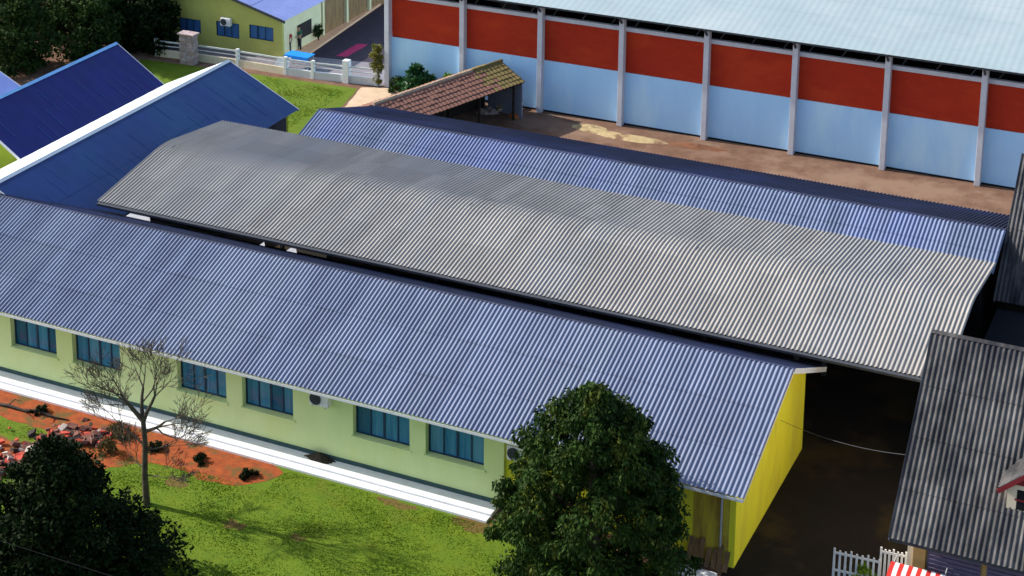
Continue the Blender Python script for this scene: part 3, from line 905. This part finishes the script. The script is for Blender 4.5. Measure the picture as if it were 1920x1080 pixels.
MB().box(HX0, HX1, hE[0] + .06, hE[0] + .09, hE[1] - .14, hE[1] - .03).build('fascia', M_STEEL, dh)
hp = [(54.2, 0), (63.2, 0), (63.2, 3.6), (58.71, 7.75), (54.2, 3.6)]
MB().hexa([(HX0 + .5, y, z) for y, z in hp], [(HX0 + .7, y, z) for y, z in hp]).build('gable_wall', M_CREAMPALE, dh)  # unseen gable made cream to bounce light onto the yellow one
MB().box(HX0 + .7, HX0 + 1.1, 54.12, 54.3, 0, 3.6).build('corner_pillar', M_OCHRE, dh)
MB().box(HX0 + 1.1, HX1, 54.22, 54.4, 0, 3.6).build('front_wall', M_OCHRE, dh)
for k in range(3):
    xa = HX0 + 1.16 + k * 1.9
    sh_ = MB().box(xa, xa + 1.7, 54.16, 54.21, .6, 2.9).build('shutter', M_PURPLE, dh)
    for j in range(14):
        MB().bar((xa + .06, 54.13, .75 + j * .155), (xa + 1.64, 54.13, .75 + j * .155), .05, .03).build('slat', M_PURPLE, sh_)
# dormer
DX0, DY = -6.85, 54.75
dm = MB()
dm.hexa([(DX0, DY, 4.1), (DX0 + 1.7, DY, 4.1), (DX0 + 1.7, DY + .12, 4.1), (DX0, DY + .12, 4.1)],
        [(DX0, DY, 5.15), (DX0 + 1.7, DY, 5.15), (DX0 + 1.7, DY + .12, 5.15), (DX0, DY + .12, 5.15)])
dmo = dm.build('dormer', M_CREAMPALE, dh)
MB().hexa([(DX0, DY, 5.152), (DX0 + 1.7, DY, 5.152), (DX0 + .85, DY, 5.95)], [(DX0, DY + .12, 5.152), (DX0 + 1.7, DY + .12, 5.152), (DX0 + .85, DY + .12, 5.95)]).build('dormer_gable', M_DARKRED, dmo)
for sx in (DX0, DX0 + 1.62):
    MB().hexa([(sx, DY + .122, 4.22), (sx + .08, DY + .122, 4.22), (sx + .08, DY + 1.2, 5.15), (sx, DY + 1.2, 5.15)],
              [(sx, DY + .122, 5.15), (sx + .08, DY + .122, 5.15), (sx + .08, DY + 1.21, 5.16), (sx, DY + 1.21, 5.16)]).build('dormer_cheek', M_CREAMPALE, dmo)
MB().box(DX0 + .3, DX0 + 1.4, DY - .02, DY - .003, 4.3, 5.0).build('dormer_window', M_BLACK, dmo)
MB().box(DX0 + .25, DX0 + 1.45, DY - .05, DY - .022, 4.62, 4.68).build('dormer_bar', M_DARKRED, dmo)
apx = (DX0 + .85, 5.99)
for sx in (-1, 1):
    corrugated('dormer_roof', M_ROOF_DARK, dmo, (apx[0], DY - .25, apx[1]), (0, 1, 0), 2.2, (sx * 1.12, 0, -1.0), 1)
    MB().bar((apx[0], DY - .24, apx[1] - .08), (apx[0] + sx * 1.12, DY - .24, apx[1] - 1.08), .04, .14).build('dormer_bargeboard', M_DARKRED, dmo)

# second steep roof behind it, with an added black deck painting the shaded gap
d2 = thing('steep_roofed_house', 'second steep dark roof behind, cut by the right edge', 'house', (-4, 77.6, 0))
q = (77.6, 7.75)
corrugated('front_roof_slope', M_ROOF_DARK, d2, (HX0 - .0, q[0], q[1]), (1, 0, 0), 16, (0, -5.05, -4.75), 4, lap=.02)
corrugated('back_roof_slope', M_ROOF_DARK, d2, (HX0 - .0, q[0], q[1]), (1, 0, 0), 16, (0, 5.05, -4.75), 4, lap=.02)
MB().bar((HX0 + .03, q[0] - 5.05, q[1] - 4.85), (HX0 + .03, q[0], q[1] - .1), .04, .16).build('verge_board', M_STEEL, d2)
hp = [(73.3, 0), (81.9, 0), (81.9, 3.4), (77.6, 7.5), (73.3, 3.4)]
MB().hexa([(HX0 + .4, y, z) for y, z in hp], [(HX0 + .6, y, z) for y, z in hp]).build('gable_wall', M_DARKWOOD, d2)
MB().box(HX0 + .6, HX1, 73.3, 73.5, 0, 3.4).build('front_wall', M_DARKWOOD, d2)
lk = thing('added_shade_roof', 'added low flat roof, black for the shade between the two steep roofs', 'roof', (-4, 68, 0))
MB().box(HX0 + .2, HX1, 64.1, 72.5, 2.5, 2.7).build('shade_deck', M_BLACK, lk)
for xx in (HX0 + .4, -4.0):
    for yy in (64.5, 72.2):
        MB().box(xx, xx + .2, yy - .1, yy + .1, 0, 2.5).build('post', M_STEEL, lk)

# cable from the yellow gable to the steep roof
a, c = np.array([-15.5, 59.12, 3.0]), np.array([-10.28, 55.45, 4.9])
pts = []
for k in range(13):
    t = k / 12
    q = a + (c - a) * t
    pts.append((q[0], q[1], q[2] - .22 * 4 * t * (1 - t)))
tag(MB().tube(pts, .009, 5).build('overhead_cable', M_STEEL), 'thin sagging cable from the yellow gable to the dark roof', 'cable')
a, c = onv(20, 1020, 37.0), onv(240, 1090, 37.0)
d_ = (c - a)
pts = [tuple(a + d_ * t) for t in np.linspace(-1.5, 1.8, 12)]
tag(MB().tube(pts, .006, 5).build('power_line', M_BLACK), 'thin power line crossing in front of the dark conifer', 'cable')

# ------------------------------------------------------------------ white picket fence, awning at the lower right
def picket_panel(label, pa, pb, top, n, low=0.0):
    pa, pb = np.array(pa), np.array(pb)
    t = thing('picket_fence', label, 'fence', (pa[0], pa[1], 0))
    for k in range(n):
        q = pa + (pb - pa) * k / (n - 1)
        h = top + (0.06 if k % 3 == 0 else 0)
        MB().hexa([(q[0] - .045, q[1] - .02, low), (q[0] + .045, q[1] - .02, low), (q[0] + .045, q[1] + .02, low), (q[0] - .045, q[1] + .02, low)],
                  [(q[0] - .03, q[1] - .02, h), (q[0] + .03, q[1] - .02, h), (q[0] + .03, q[1] + .02, h), (q[0] - .03, q[1] + .02, h)]).build('picket', M_WHITE, t)
    for z in (.25, top - .14):
        MB().bar((*(pa - [0, -.045]), z), (*(pb - [0, -.045]), z), .03, .08).build('rail', M_WHITE, t)
    return t


picket_panel('lower white picket panel standing in the brown yard', (-12.33, 54.95), (-10.82, 55.05), 1.05, 9)
picket_panel('taller white picket panel beside the ochre house corner', (-10.80, 55.12), (-9.98, 55.2), 1.42, 7)
aw = thing('striped_awning', 'red and white striped awning top at the bottom edge', 'awning', (-9.6, 53.0, 2))
ax0, ax1, ay = -10.15, -8.4, 52.35
ns = 12
for k in range(ns):
    xa, xb = ax0 + (ax1 - ax0) * k / ns, ax0 + (ax1 - ax0) * (k + 1) / ns
    prof = [(ay + 1.2, 2.08), (ay + .75, 2.04), (ay + .3, 1.86), (ay, 1.64), (ay - .02, 1.46)]
    b = MB()
    b.hexa([(xa, y, z) for y, z in prof] + [(xa, y + .01, z - .03) for y, z in prof[::-1]], [(xb, y, z) for y, z in prof] + [(xb, y + .01, z - .03) for y, z in prof[::-1]])
    b.build('stripe', M_REDCLOTH if k % 2 == 0 else M_WHITE, aw)
for xx in (ax0 + .05, ax1 - .05):
    MB().tube([(xx, ay + .03, 1.57), (xx, ay + .03, 0)], .025, 8).build('pole', M_GREYMET, aw)
    MB().bar((xx, ay + .03, 1.58), (xx, 54.12, 1.97), .03, .03).build('arm', M_GREYMET, aw)

# ------------------------------------------------------------------ yellow house at the top
HY = 94.0
ho = thing('yellow_house', 'yellow gabled house with blue windows and lavender roof at the top', 'house', (-63, 96, 0))
hc = onv(530, 95, HY)[0]
kx = HY / 95.11
hw0 = hc - 9.6
hev = onv(530, 35, HY)[2]
apx_x = (hc + hw0) / 2
sl_ = onv(450, 0, HY)
pit = (sl_[2] - hev) / (hc - sl_[0])
apz = hev + pit * (hc - apx_x)
hwin = []
for (xa_, xb_, yt, yb) in ((335, 377, 34, 64), (405, 449, 41, 74), (467, 513, 48, 79)):
    A_, B_ = onv(xa_, yt, HY), onv(xb_, yb, HY)
    hwin.append((A_[0], B_[0], onv((xa_ + xb_) / 2, yb - 4, HY)[2] + .0, onv((xa_ + xb_) / 2, yt + 1, HY)[2]))
wall_x(hw0, hc, HY, HY + .2, 0, hev, [(q[0], q[1], q[2], min(q[3], hev - .05)) for q in hwin]).build('gable_wall', M_HOUSE, ho)
MB().hexa([(hw0, HY, hev + .001), (hc, HY, hev + .001), (apx_x, HY, apz)], [(hw0, HY + .2, hev + .001), (hc, HY + .2, hev + .001), (apx_x, HY + .2, apz)]).build('gable_top', M_HOUSE, ho)
for q in hwin:
    sliding_window(ho, q[0], q[1], q[2], min(q[3], hev - .05), HY + .04, M_GLASS2, M_FRAME, 3, (HY - .05, HY + .04, M_HOUSE))
sw_ = MB()
sw_.box(hc - .2, hc, HY + .202, 98.9, 0, hev)
sw_.build('side_wall', M_CREAM, ho)
MB().box(hc - .02, hc + .03, 96.0, 97.6, .75, 1.75).build('side_window', M_DARKWOOD, ho)
for yy in (99.0, 102.2, 105.4):
    MB().box(hc - .15, hc + .08, yy, yy + .22, 0, hev).build('veranda_post', M_CREAM, ho)
    MB().box(hc - .12, hc - .06, yy + .222, yy + 3.0, 0, hev).build('veranda_screen', M_BROWNGLASS, ho)
MB().box(hw0, hc - .2, HY + 13, HY + 13.2, 0, hev).build('back_wall', M_HOUSE, ho)
MB().box(hw0, hw0 + .2, HY + .2, HY + 13, 0, hev).build('left_wall', M_HOUSE, ho)
for sx in (1, -1):
    hl = (hc - hw0) / 2 + .45
    corrugated('roof_slope', M_LAVROOF, ho, (apx_x, HY - .4, apz + .12), (0, 1, 0), 14.2, (sx * hl, 0, -pit * hl), 2, .5, .01)
    MB().bar((apx_x, HY - .38, apz + .02), (apx_x + sx * hl, HY - .38, apz - pit * hl + .02), .05, .16).build('verge_board', M_STEEL, ho)
p = onv(425, 36, HY)
fan_unit('air conditioner above the middle window of the yellow house', p[0] + .1, HY, p[2] - .35, 'air conditioners', .85)
p = onv(318, 22, HY)
fan_unit('air conditioner at the left end of the yellow house wall', p[0], HY, p[2] - .3, 'air conditioners', .85)

# white fence in front of the house
fe = thing('white_fence', 'low white wall with rails and posts in front of the yellow house', 'fence', (-56, 91.6, 0))
fp = [(-65.5, 91.1), (-62.9, 91.4), (-59.7, 91.6), (-56.2, 91.6), (-54.3, 91.7), (-52.1, 92.0), (-50.2, 92.3)]
for k, (x, y) in enumerate(fp):
    w = .10 if k not in (5,) else .20
    MB().box(x - w, x + w, y - w, y + w, 0, 1.18 if k != 5 else 1.45).build('post', M_WHITE, fe, .01)
    if k < len(fp) - 1:
        x2, y2 = fp[k + 1]
        for z, hh in ((1.02, .10), (.74, .05)):
            MB().bar((x + .1, y, z), (x2 - .1, y2, z), .05, hh).build('rail', M_WHITE, fe)
        MB().bar((x + .1, y, .24), (x2 - .1, y2, .24), .14, .48).build('low_wall', M_WHITE if k > 2 else M_CREAMPALE, fe)
# blue topped table and white board behind the fence
q = onz(562, 103, .80)
tb = thing('blue_table', 'bright blue covered table behind the white fence', 'table', (q[0], q[1], 0))
MB().box(q[0] - .85, q[0] + .85, q[1] - .45, q[1] + .45, .80, .86).build('table_top', M_BLUETOP, tb, .01)
MB().box(q[0] - .86, q[0] + .86, q[1] - .47, q[1] - .45, .50, .84).build('cloth_front', M_BLUETOP, tb)
for sx in (-.75, .75):
    for sy in (-.36, .36):
        MB().box(q[0] + sx - .03, q[0] + sx + .03, q[1] + sy - .03, q[1] + sy + .03, 0, .80).build('leg', M_GREYMET, tb)
q = onz(528, 128)
tag(MB().hexa([(q[0] - .5, q[1] - .3, 0), (q[0] + .5, q[1] - .1, 0), (q[0] + .5, q[1] - .07, 0), (q[0] - .5, q[1] - .27, 0)],
              [(q[0] - .2, q[1] + .02, .72), (q[0] + .6, q[1] + .2, .72), (q[0] + .6, q[1] + .23, .72), (q[0] - .2, q[1] + .05, .72)]).build('leaning_board', M_WHITE),
    'white board leaning on the fence below the blue table', 'board')
# whitewashed block pillar
q = onz(355, 119)
pl = thing('block_pillar', 'whitewashed block pillar beside the dark trees', 'pillar', (q[0], q[1], 0))
for k in range(9):
    ox = RND.uniform(-.03, .03)
    for j in (0, 1):
        MB().box(q[0] - .5 + j * .51 + ox, q[0] - .01 + j * .51 + ox, q[1] - .3, q[1] + .3, k * .215, k * .215 + .2).build('block', M_WHITEBRICK if (k + j) % 4 else M_STONE, pl, .012)
MB().box(q[0] - .6, q[0] + .6, q[1] - .38, q[1] + .38, 1.937, 2.03).build('cap', M_WHITEBRICK, pl, .015)


# ------------------------------------------------------------------ people by the table
def skin_mesh(name, joints, edges, m, parent, root=0, sub=1):
    me = bpy.data.meshes.new(name)
    me.from_pydata([j[0] for j in joints], edges, [])
    o = bpy.data.objects.new(name, me)
    COL.objects.link(o)
    me.materials.append(m)
    sk = o.modifiers.new('skin', 'SKIN')
    sk.use_smooth_shade = True
    for i, j in enumerate(joints):
        me.skin_vertices[0].data[i].radius = (j[1], j[1] if len(j) < 3 else j[2])
    me.skin_vertices[0].data[root].use_root = True
    sb = o.modifiers.new('sub', 'SUBSURF')
    sb.levels = sb.render_levels = sub
    if parent is not None:
        o.parent = parent
    return o


def person(label, x, y, rz, shirt, trousers, arm=0.25):
    t = thing('person', label, 'person', (x, y, 0), rz, 'people by the blue table')
    J = [((0, 0, .95), .13, .10), ((0, 0, 1.18), .13, .10), ((0, 0, 1.40), .14, .10), ((0, 0, 1.50), .055), ((0, -.01, 1.60), .085, .095), ((0, -.01, 1.69), .075, .085)]
    E_ = [(0, 1), (1, 2), (2, 3), (3, 4), (4, 5)]
    for s in (-1, 1):
        b = len(J)
        J += [((s * .18, 0, 1.40), .06), ((s * .25, -.03, 1.14), .048), ((s * (.24 - .05 * arm), -.10 - arm * .4, .92 + arm * .3), .036), ((s * (.22 - .05 * arm), -.14 - arm * .5, .84 + arm * .32), .034)]
        E_ += [(2, b), (b, b + 1), (b + 1, b + 2), (b + 2, b + 3)]
        b = len(J)
        J += [((s * .10, 0, .86), .085), ((s * .11, -.01 * s, .48), .060), ((s * .11, .03 * s, .08), .042), ((s * .12, -.13 + .03 * s, .035), .036)]
        E_ += [(0, b), (b, b + 1), (b + 1, b + 2), (b + 2, b + 3)]
    skin_mesh('body', J, E_, M_SKIN, t)
    G = .022
    J2 = [(J[0][0], .15, .125), (J[1][0], .15, .125), (J[2][0], .16, .125)]
    E2 = [(0, 1), (1, 2)]
    for s, b0 in ((-1, 6), (1, 14)):
        b = len(J2)
        J2 += [(J[b0][0], .085), (tuple((np.array(J[b0][0]) * .35 + np.array(J[b0 + 1][0]) * .65)), .075)]
        E2 += [(2, b), (b, b + 1)]
    skin_mesh('shirt', J2, E2, shirt, t)
    J3 = [((0, 0, .96), .15, .125)]
    E3 = []
    for s, b0 in ((-1, 10), (1, 18)):
        b = len(J3)
        J3 += [(J[b0][0], .105), (J[b0 + 1][0], .08), (tuple(np.array(J[b0 + 2][0]) + [0, 0, .03]), .062)]
        E3 += [(0, b), (b, b + 1), (b + 1, b + 2)]
    skin_mesh('trousers', J3, E3, trousers, t)
    bm = bmesh.new()
    bmesh.ops.create_uvsphere(bm, u_segments=12, v_segments=8, radius=.112)
    bmesh.ops.delete(bm, geom=[v for v in bm.verts if v.co.z < -.03 and v.co.y < .02], context='VERTS')
    me = bpy.data.meshes.new('hair')
    bm.to_mesh(me)
    bm.free()
    h = obj('hair', me, M_HAIR, None, 0, True)
    h.parent = t
    h.location = (0, .012, 1.665)
    for s in (-1, 1):
        for (px, py, pz, r_, nm) in ((s * .032, -.098, 1.65, .011, 'eye'),):
            bm = bmesh.new()
            bmesh.ops.create_icosphere(bm, subdivisions=1, radius=r_)
            me = bpy.data.meshes.new(nm)
            bm.to_mesh(me)
            bm.free()
            e = obj(nm, me, M_HAIR)
            e.parent = t
            e.location = (px, py, pz)
    return t


q = onz(541, 106)
person('person in red clothes standing left of the blue table', q[0] - .1, q[1] + .15, .5, M_REDSHIRT, M_DARKCLOTH, .4)
q = onz(553, 101)
person('person in green top standing behind the blue table', q[0], q[1] + .55, -.3, M_GREENSHIRT, M_DARKCLOTH, .7)


# ------------------------------------------------------------------ foliage
def leaf_mesh(name, centres, radii, per, size, m, parent, seed, droop=0.0, aspect=2.0, squash=0.8):
    """leaf-sized bent faces scattered through clumps"""
    r = np.random.default_rng(seed)
    centres = np.asarray(centres, float)
    radii = np.asarray(radii, float)
    k = len(centres)
    idx = np.repeat(np.arange(k), per)
    n = len(idx)
    d = r.normal(size=(n, 3))
    d /= np.linalg.norm(d, axis=1)[:, None]
    rr = r.uniform(0, 1, n) ** 0.45
    off = d * rr[:, None] * radii[idx][:, None]
    off[:, 2] *= squash
    P = centres[idx] + off
    ax = d + r.normal(scale=.5, size=(n, 3))
    ax[:, 2] -= droop
    ax /= np.linalg.norm(ax, axis=1)[:, None]
    sd = np.cross(ax, r.normal(size=(n, 3)))
    sd /= np.linalg.norm(sd, axis=1)[:, None]
    L_ = size * r.uniform(.6, 1.4, n)
    Wd = L_ / aspect
    a = P - ax * L_[:, None] * .5
    t = P + ax * L_[:, None] * .5
    l_ = P - sd * Wd[:, None] * .5
    r_ = P + sd * Wd[:, None] * .5
    V = np.stack([a, r_, t, l_], 1).reshape(-1, 3)
    V[:, 2] = np.maximum(V[:, 2], .01)
    Fc = np.arange(4 * n).reshape(-1, 4)
    me = bpy.data.meshes.new(name)
    me.vertices.add(len(V))
    me.vertices.foreach_set('co', V.ravel())
    me.loops.add(4 * n)
    me.loops.foreach_set('vertex_index', Fc.ravel().astype(np.int32))
    me.polygons.add(n)
    me.polygons.foreach_set('loop_start', (np.arange(n) * 4).astype(np.int32))
    me.update(calc_edges=True)
    me.validate()
    return obj(name, me, m, parent)


def round_tree(label, x, y, h, profile, zlow, m, seed, clumps, per, size, droop=.6, cr=(.35, .6), cat='tree', group=None, trunk_r=.16, aspect=2.0, name='tree', lobes=.12, fill=.5):
    """profile: list of (z fraction, radius)"""
    r = np.random.default_rng(seed)
    t = thing(name, label, cat, (x, y, 0), 0, group)
    zs_, rs_ = zip(*profile)
    C_, R_ = [], []
    ph = r.uniform(0, 6.28, 4)
    tries = 0
    while len(C_) < clumps:
        f = r.uniform(0, 1)
        z = zlow + (h - zlow) * f
        R0 = np.interp(f, zs_, rs_)
        if r.uniform(0, 1) > (R0 / max(rs_)) ** .8 + .05:
            continue
        a = r.uniform(0, 6.283)
        e = 1 + lobes * math.sin(3 * a + ph[0] + z) + lobes * .7 * math.sin(5 * a + ph[1] - 1.7 * z)
        q_ = r.uniform(0, 1) ** fill
        c_r = r.uniform(*cr)
        rad = max(0, R0 * e * q_ - c_r * .45)
        C_.append((x + rad * math.cos(a), y + rad * math.sin(a), z))
        R_.append(c_r)
    tb_ = MB()
    tb_.tube([(x, y, -.05), (x + .04, y, h * .25), (x - .03, y + .03, h * .55), (x, y, h * .9)], [trunk_r * 1.25, trunk_r, trunk_r * .65, trunk_r * .15], 8)
    for k in range(9):
        c_ = C_[int(r.integers(len(C_)))]
        z0 = max(h * .15, c_[2] - r.uniform(.4, 1.0))
        tb_.tube([(x, y, z0), ((x + c_[0]) / 2, (y + c_[1]) / 2, (z0 + c_[2]) / 2 + .1), c_], [trunk_r * .4, trunk_r * .25, .02], 5)
    tb_.build('trunk', M_BARK, t, 0, True)
    leaf_mesh('crown', C_, R_, per, size, m, t, seed + 1, droop, aspect)
    return t


RT = (-19.25, 50.0)
round_tree('large dark rounded evergreen tree in front of the yellow end wall', RT[0], RT[1], 7.75,
           [(0, 2.7), (.12, 3.2), (.3, 3.45), (.45, 3.3), (.6, 2.9), (.75, 2.3), (.88, 1.55), (1, .4)], .25, M_LEAF_R, 101, 600, 130, .16, 1.3, (.25, .55), trunk_r=.22, name='evergreen_tree', lobes=.08, fill=.38)
round_tree('broad black green conifer at the lower left corner', -34.9, 42.0, 6.05,
           [(0, 4.0), (.25, 3.75), (.5, 2.9), (.7, 2.0), (.85, 1.2), (.95, .6), (1, .2)], .2, M_LEAF_C, 131, 600, 110, .17, .2, (.25, .6), trunk_r=.22, name='conifer_tree', lobes=.13, fill=.38)

# trees at the top left
bt = [(40, 128, 5.5, 2.6, M_LEAF_B, 'dark green tree at the upper left corner'),
      (95, 60, 7.5, 3.0, M_LEAF_B, 'taller dark tree behind the upper left corner tree'),
      (165, 105, 6.0, 2.5, M_LEAF_B, 'dark green tree behind the navy roof peak'),
      (140, 40, 8.0, 2.6, M_LEAF_O, 'brownish olive tree among the dark upper left trees'),
      (225, 70, 6.5, 2.6, M_LEAF_B, 'dark tree between the olive tree and the yellow house'),
      (285, 95, 4.0, 2.0, M_LEAF_C, 'low black green tree beside the whitewashed pillar'),
      (30, 20, 8.0, 2.8, M_LEAF_O, 'olive green tree in the farthest left corner'),
      (245, 22, 8.0, 2.6, M_LEAF_B, 'tall dark tree left of the yellow house')]
for k, (px, py, h_, r_, m_, lb) in enumerate(bt):
    q = onz(px, py)
    round_tree(lb, q[0], q[1], h_, [(0, r_ * .75), (.2, r_), (.5, r_ * .95), (.75, r_ * .7), (1, r_ * .2)], .3, m_, 300 + 7 * k, 150, 90, .26, .3, (.4, .7), group='trees at the upper left', trunk_r=.18, name='leafy_tree')

# bushes by the sports hall
q = onv(790, 150, 91.9)
round_tree('dark green broad leaved bush against the pale blue hall wall', q[0], 91.2, 2.0, [(0, .8), (.3, 1.2), (.6, 1.15), (.85, .7), (1, .3)], .1, M_LEAF_P, 401, 60, 50, .30, -.1, (.25, .4), 'bush', trunk_r=.06, name='leafy_bush', aspect=2.6)
q = onv(845, 140, 91.9)
round_tree('bright yellow green bush beside the dark broad leaved bush', q[0], 91.6, 1.7, [(0, .5), (.4, .75), (.8, .5), (1, .2)], .1, M_LEAF_BR, 411, 40, 60, .16, .1, (.2, .3), 'bush', trunk_r=.04, name='leafy_bush')
q = onz(708, 160)
round_tree('clipped yellow green shrub at the corner column of the hall', q[0], q[1], 2.6, [(0, .25), (.15, .42), (.3, .22), (.45, .5), (.6, .25), (.8, .6), (1, .25)], .1, M_LEAF_Y, 421, 46, 60, .13, .1, (.14, .24), 'shrub', trunk_r=.05, name='clipped_shrub')
q = onz(750, 168)
round_tree('low dark shrub at the foot of the corner column', q[0], q[1] - .2, .9, [(0, .6), (.5, .6), (1, .3)], .05, M_LEAF_B, 431, 22, 60, .14, .1, (.18, .28), 'shrub', trunk_r=.04, name='low_shrub')
q = onv(575, 66, 104)
q = onz(599, 68)
round_tree('small potted plant on the salmon walkway', -57.6, 98.0, 1.15, [(0, .15), (.5, .4), (1, .3)], .45, M_LEAF_B, 441, 14, 60, .12, .1, (.14, .22), 'plant', trunk_r=.03, name='potted_plant')
# small dark plants on the red bed
for k, (px, py, lb) in enumerate(((375, 866, 'small dark plant on red earth, middle of three'), (465, 892, 'small dark plant on red earth nearest the lawn'), (290, 842, 'small dark plant on red earth beside the bare tree'), (75, 775, 'low dark plant on red earth at the left edge'))):
    q = onz(px, py)
    round_tree(lb, q[0], q[1], .24, [(0, .34), (.5, .36), (1, .2)], .02, M_LEAF_C, 500 + k, 14, 60, .09, .1, (.09, .15), 'plant', 'young plants on the red bed', .03, name='young_plant')
# plant and weeds near the picket fence
q = onz(1625, 1085)
round_tree('green weedy plant in front of the white picket panel', q[0], q[1] - .3, .7, [(0, .4), (.5, .45), (1, .2)], .03, M_LEAF_BR, 520, 14, 50, .13, -.3, (.14, .22), 'plant', trunk_r=.03, name='weedy_plant')
# dry shrubs between rubble and the bare tree
for k, (px, py, s_) in enumerate(((205, 850, 1.0), (230, 815, .8))):
    q = onz(px, py)
    round_tree(('dry brownish shrub beside the red rubble', 'smaller dry shrub below the white apron')[k], q[0], q[1], .6 * s_, [(0, .5), (.5, .6), (1, .3)], .03, M_LEAF_O, 540 + k, 16, 40, .10, -.1, (.14, .24), 'shrub', trunk_r=.03, name='dry_shrub')

# ------------------------------------------------------------------ bare tree
bt_ = thing('bare_tree', 'leafless tree with fine twigs in front of the green wall', 'tree', (-36.0, 48.35, 0))
tw, br = MB(), MB()
rb_ = random.Random(77)


def limb(p, d, ln, rad, depth):
    pts, rr = [p], [rad]
    n = 4
    q_ = Vector(p)
    dd = Vector(d)
    for i in range(n):
        dd = (dd + Vector((rb_.uniform(-.16, .16), rb_.uniform(-.16, .16), rb_.uniform(-.02, .12)))).normalized()
        q_ = q_ + dd * (ln / n)
        pts.append(q_.copy())
        rr.append(rad * (1 - .45 * (i + 1) / n))
    (tw if depth <= 1 else br).tube(pts, rr, 7 if depth < 2 else (5 if depth < 4 else 3), False)
    if depth >= 6:
        return
    kids = 3
    for k in range(kids):
        i = rb_.choice((2, 3, 4)) if k else 4
        b0 = Vector(pts[i])
        ang = rb_.uniform(.35, .95) if k else rb_.uniform(.1, .4)
        az = rb_.uniform(0, 6.283)
        ax_ = dd.orthogonal().normalized()
        ax_.rotate(Matrix.Rotation(az, 3, dd))
        nd = (dd * math.cos(ang) + ax_ * math.sin(ang))
        nd.z = max(nd.z, -.1)
        limb(b0, nd.normalized(), ln * rb_.uniform(.60, .80), max(.010, rr[i] * rb_.uniform(.55, .75)), depth + 1)


base = Vector((-36.0, 48.35, -.05))
tp = [base, base + Vector((-.03, 0, 1.3)), base + Vector((.05, 0, 2.5)), base + Vector((0, 0, 3.5))]
tw.tube(tp, [.14, .115, .10, .09], 9, False)
for (dx, dy, dz, ln, rad, z) in ((-.85, .1, .6, 1.25, .075, 3.3), (-.2, .2, 1, 1.1, .085, 3.45), (.5, -.1, .9, 1.2, .085, 3.3), (-.4, -.4, .8, 1.05, .06, 3.4),
                                 (-.9, 0, .35, 1.0, .045, 2.4), (.95, .2, .55, 1.35, .07, 2.9), (1, .1, .25, 1.1, .04, 2.2), (-.9, .2, .25, .8, .03, 1.4), (.9, -.1, .1, .8, .03, 1.2)):
    limb(Vector((-36.0 + .01, 48.35, z)), Vector((dx, dy, dz)).normalized(), ln, rad, 1)
tw.build('trunk', M_BARK2, bt_, 0, True)
br.build('branches', M_BARK2, bt_)

# fallen branch on the red bed
fb = MB()
fpts = [onz(px, py, z_) for px, py, z_ in ((-14, 756, .05), (15, 760, .10), (45, 770, .06), (72, 770, .14), (100, 782, .07), (130, 788, .03))]
fb.tube(fpts, [.05, .065, .055, .06, .04, .02], 7)
for k, (dx, dy, dz) in enumerate(((.5, .25, .25), (.45, -.35, .2), (.6, .1, .35), (-.2, -.5, .15))):
    p0 = fpts[1 + k]
    fb.tube([p0, p0 + np.array([dx * .5, dy * .6, dz]), p0 + np.array([dx, dy, dz * .7])], [.03, .02, .008], 5)
tag(fb.build('fallen_branch', M_DARKWOOD, None, 0, True), 'dark fallen branch lying on the red earth', 'branch')

# ------------------------------------------------------------------ rubble
rub = thing('rubble_heap', 'heap of red brick rubble and pale stones on the red earth', 'rubble', (-42.5, 49.8, 0))
rm_ = []
for k in range(6):
    bm = bmesh.new()
    bmesh.ops.create_cube(bm, size=1)
    rr = random.Random(k)
    for v in bm.verts:
        v.co += Vector((rr.uniform(-.2, .2), rr.uniform(-.2, .2), rr.uniform(-.2, .2)))
    me = bpy.data.meshes.new('rubble_piece')
    bm.to_mesh(me)
    bm.free()
    rm_.append(me)
variants = {}
for k in range(230):
    t = RND.uniform(0, 1)
    px = RND.uniform(-20, 205)
    py = 872 - .42 * px + RND.gauss(0, 17) if px < 100 else 822 + RND.gauss(0, 12)
    q = onz(px, py)
    mi = RND.choices((0, 1, 2, 3), (.32, .38, .12, .18))[0]
    key = (RND.randrange(6), mi)
    if key not in variants:
        me = rm_[key[0]].copy()
        me.materials.clear()
        me.materials.append(M_RUBBLE[mi])
        variants[key] = me
    o = bpy.data.objects.new('brick_chunk' if mi < 2 else 'stone_chunk', variants[key])
    COL.objects.link(o)
    s = RND.uniform(.09, .25)
    o.scale = (s * 1.3, s, s * .6)
    o.rotation_euler = (RND.uniform(-.4, .4), RND.uniform(-.4, .4), RND.uniform(0, 6))
    o.parent = rub
    o.matrix_parent_inverse = rub.matrix_basis.inverted()
    o.location = (q[0], q[1], s * .2 + RND.uniform(0, .15))
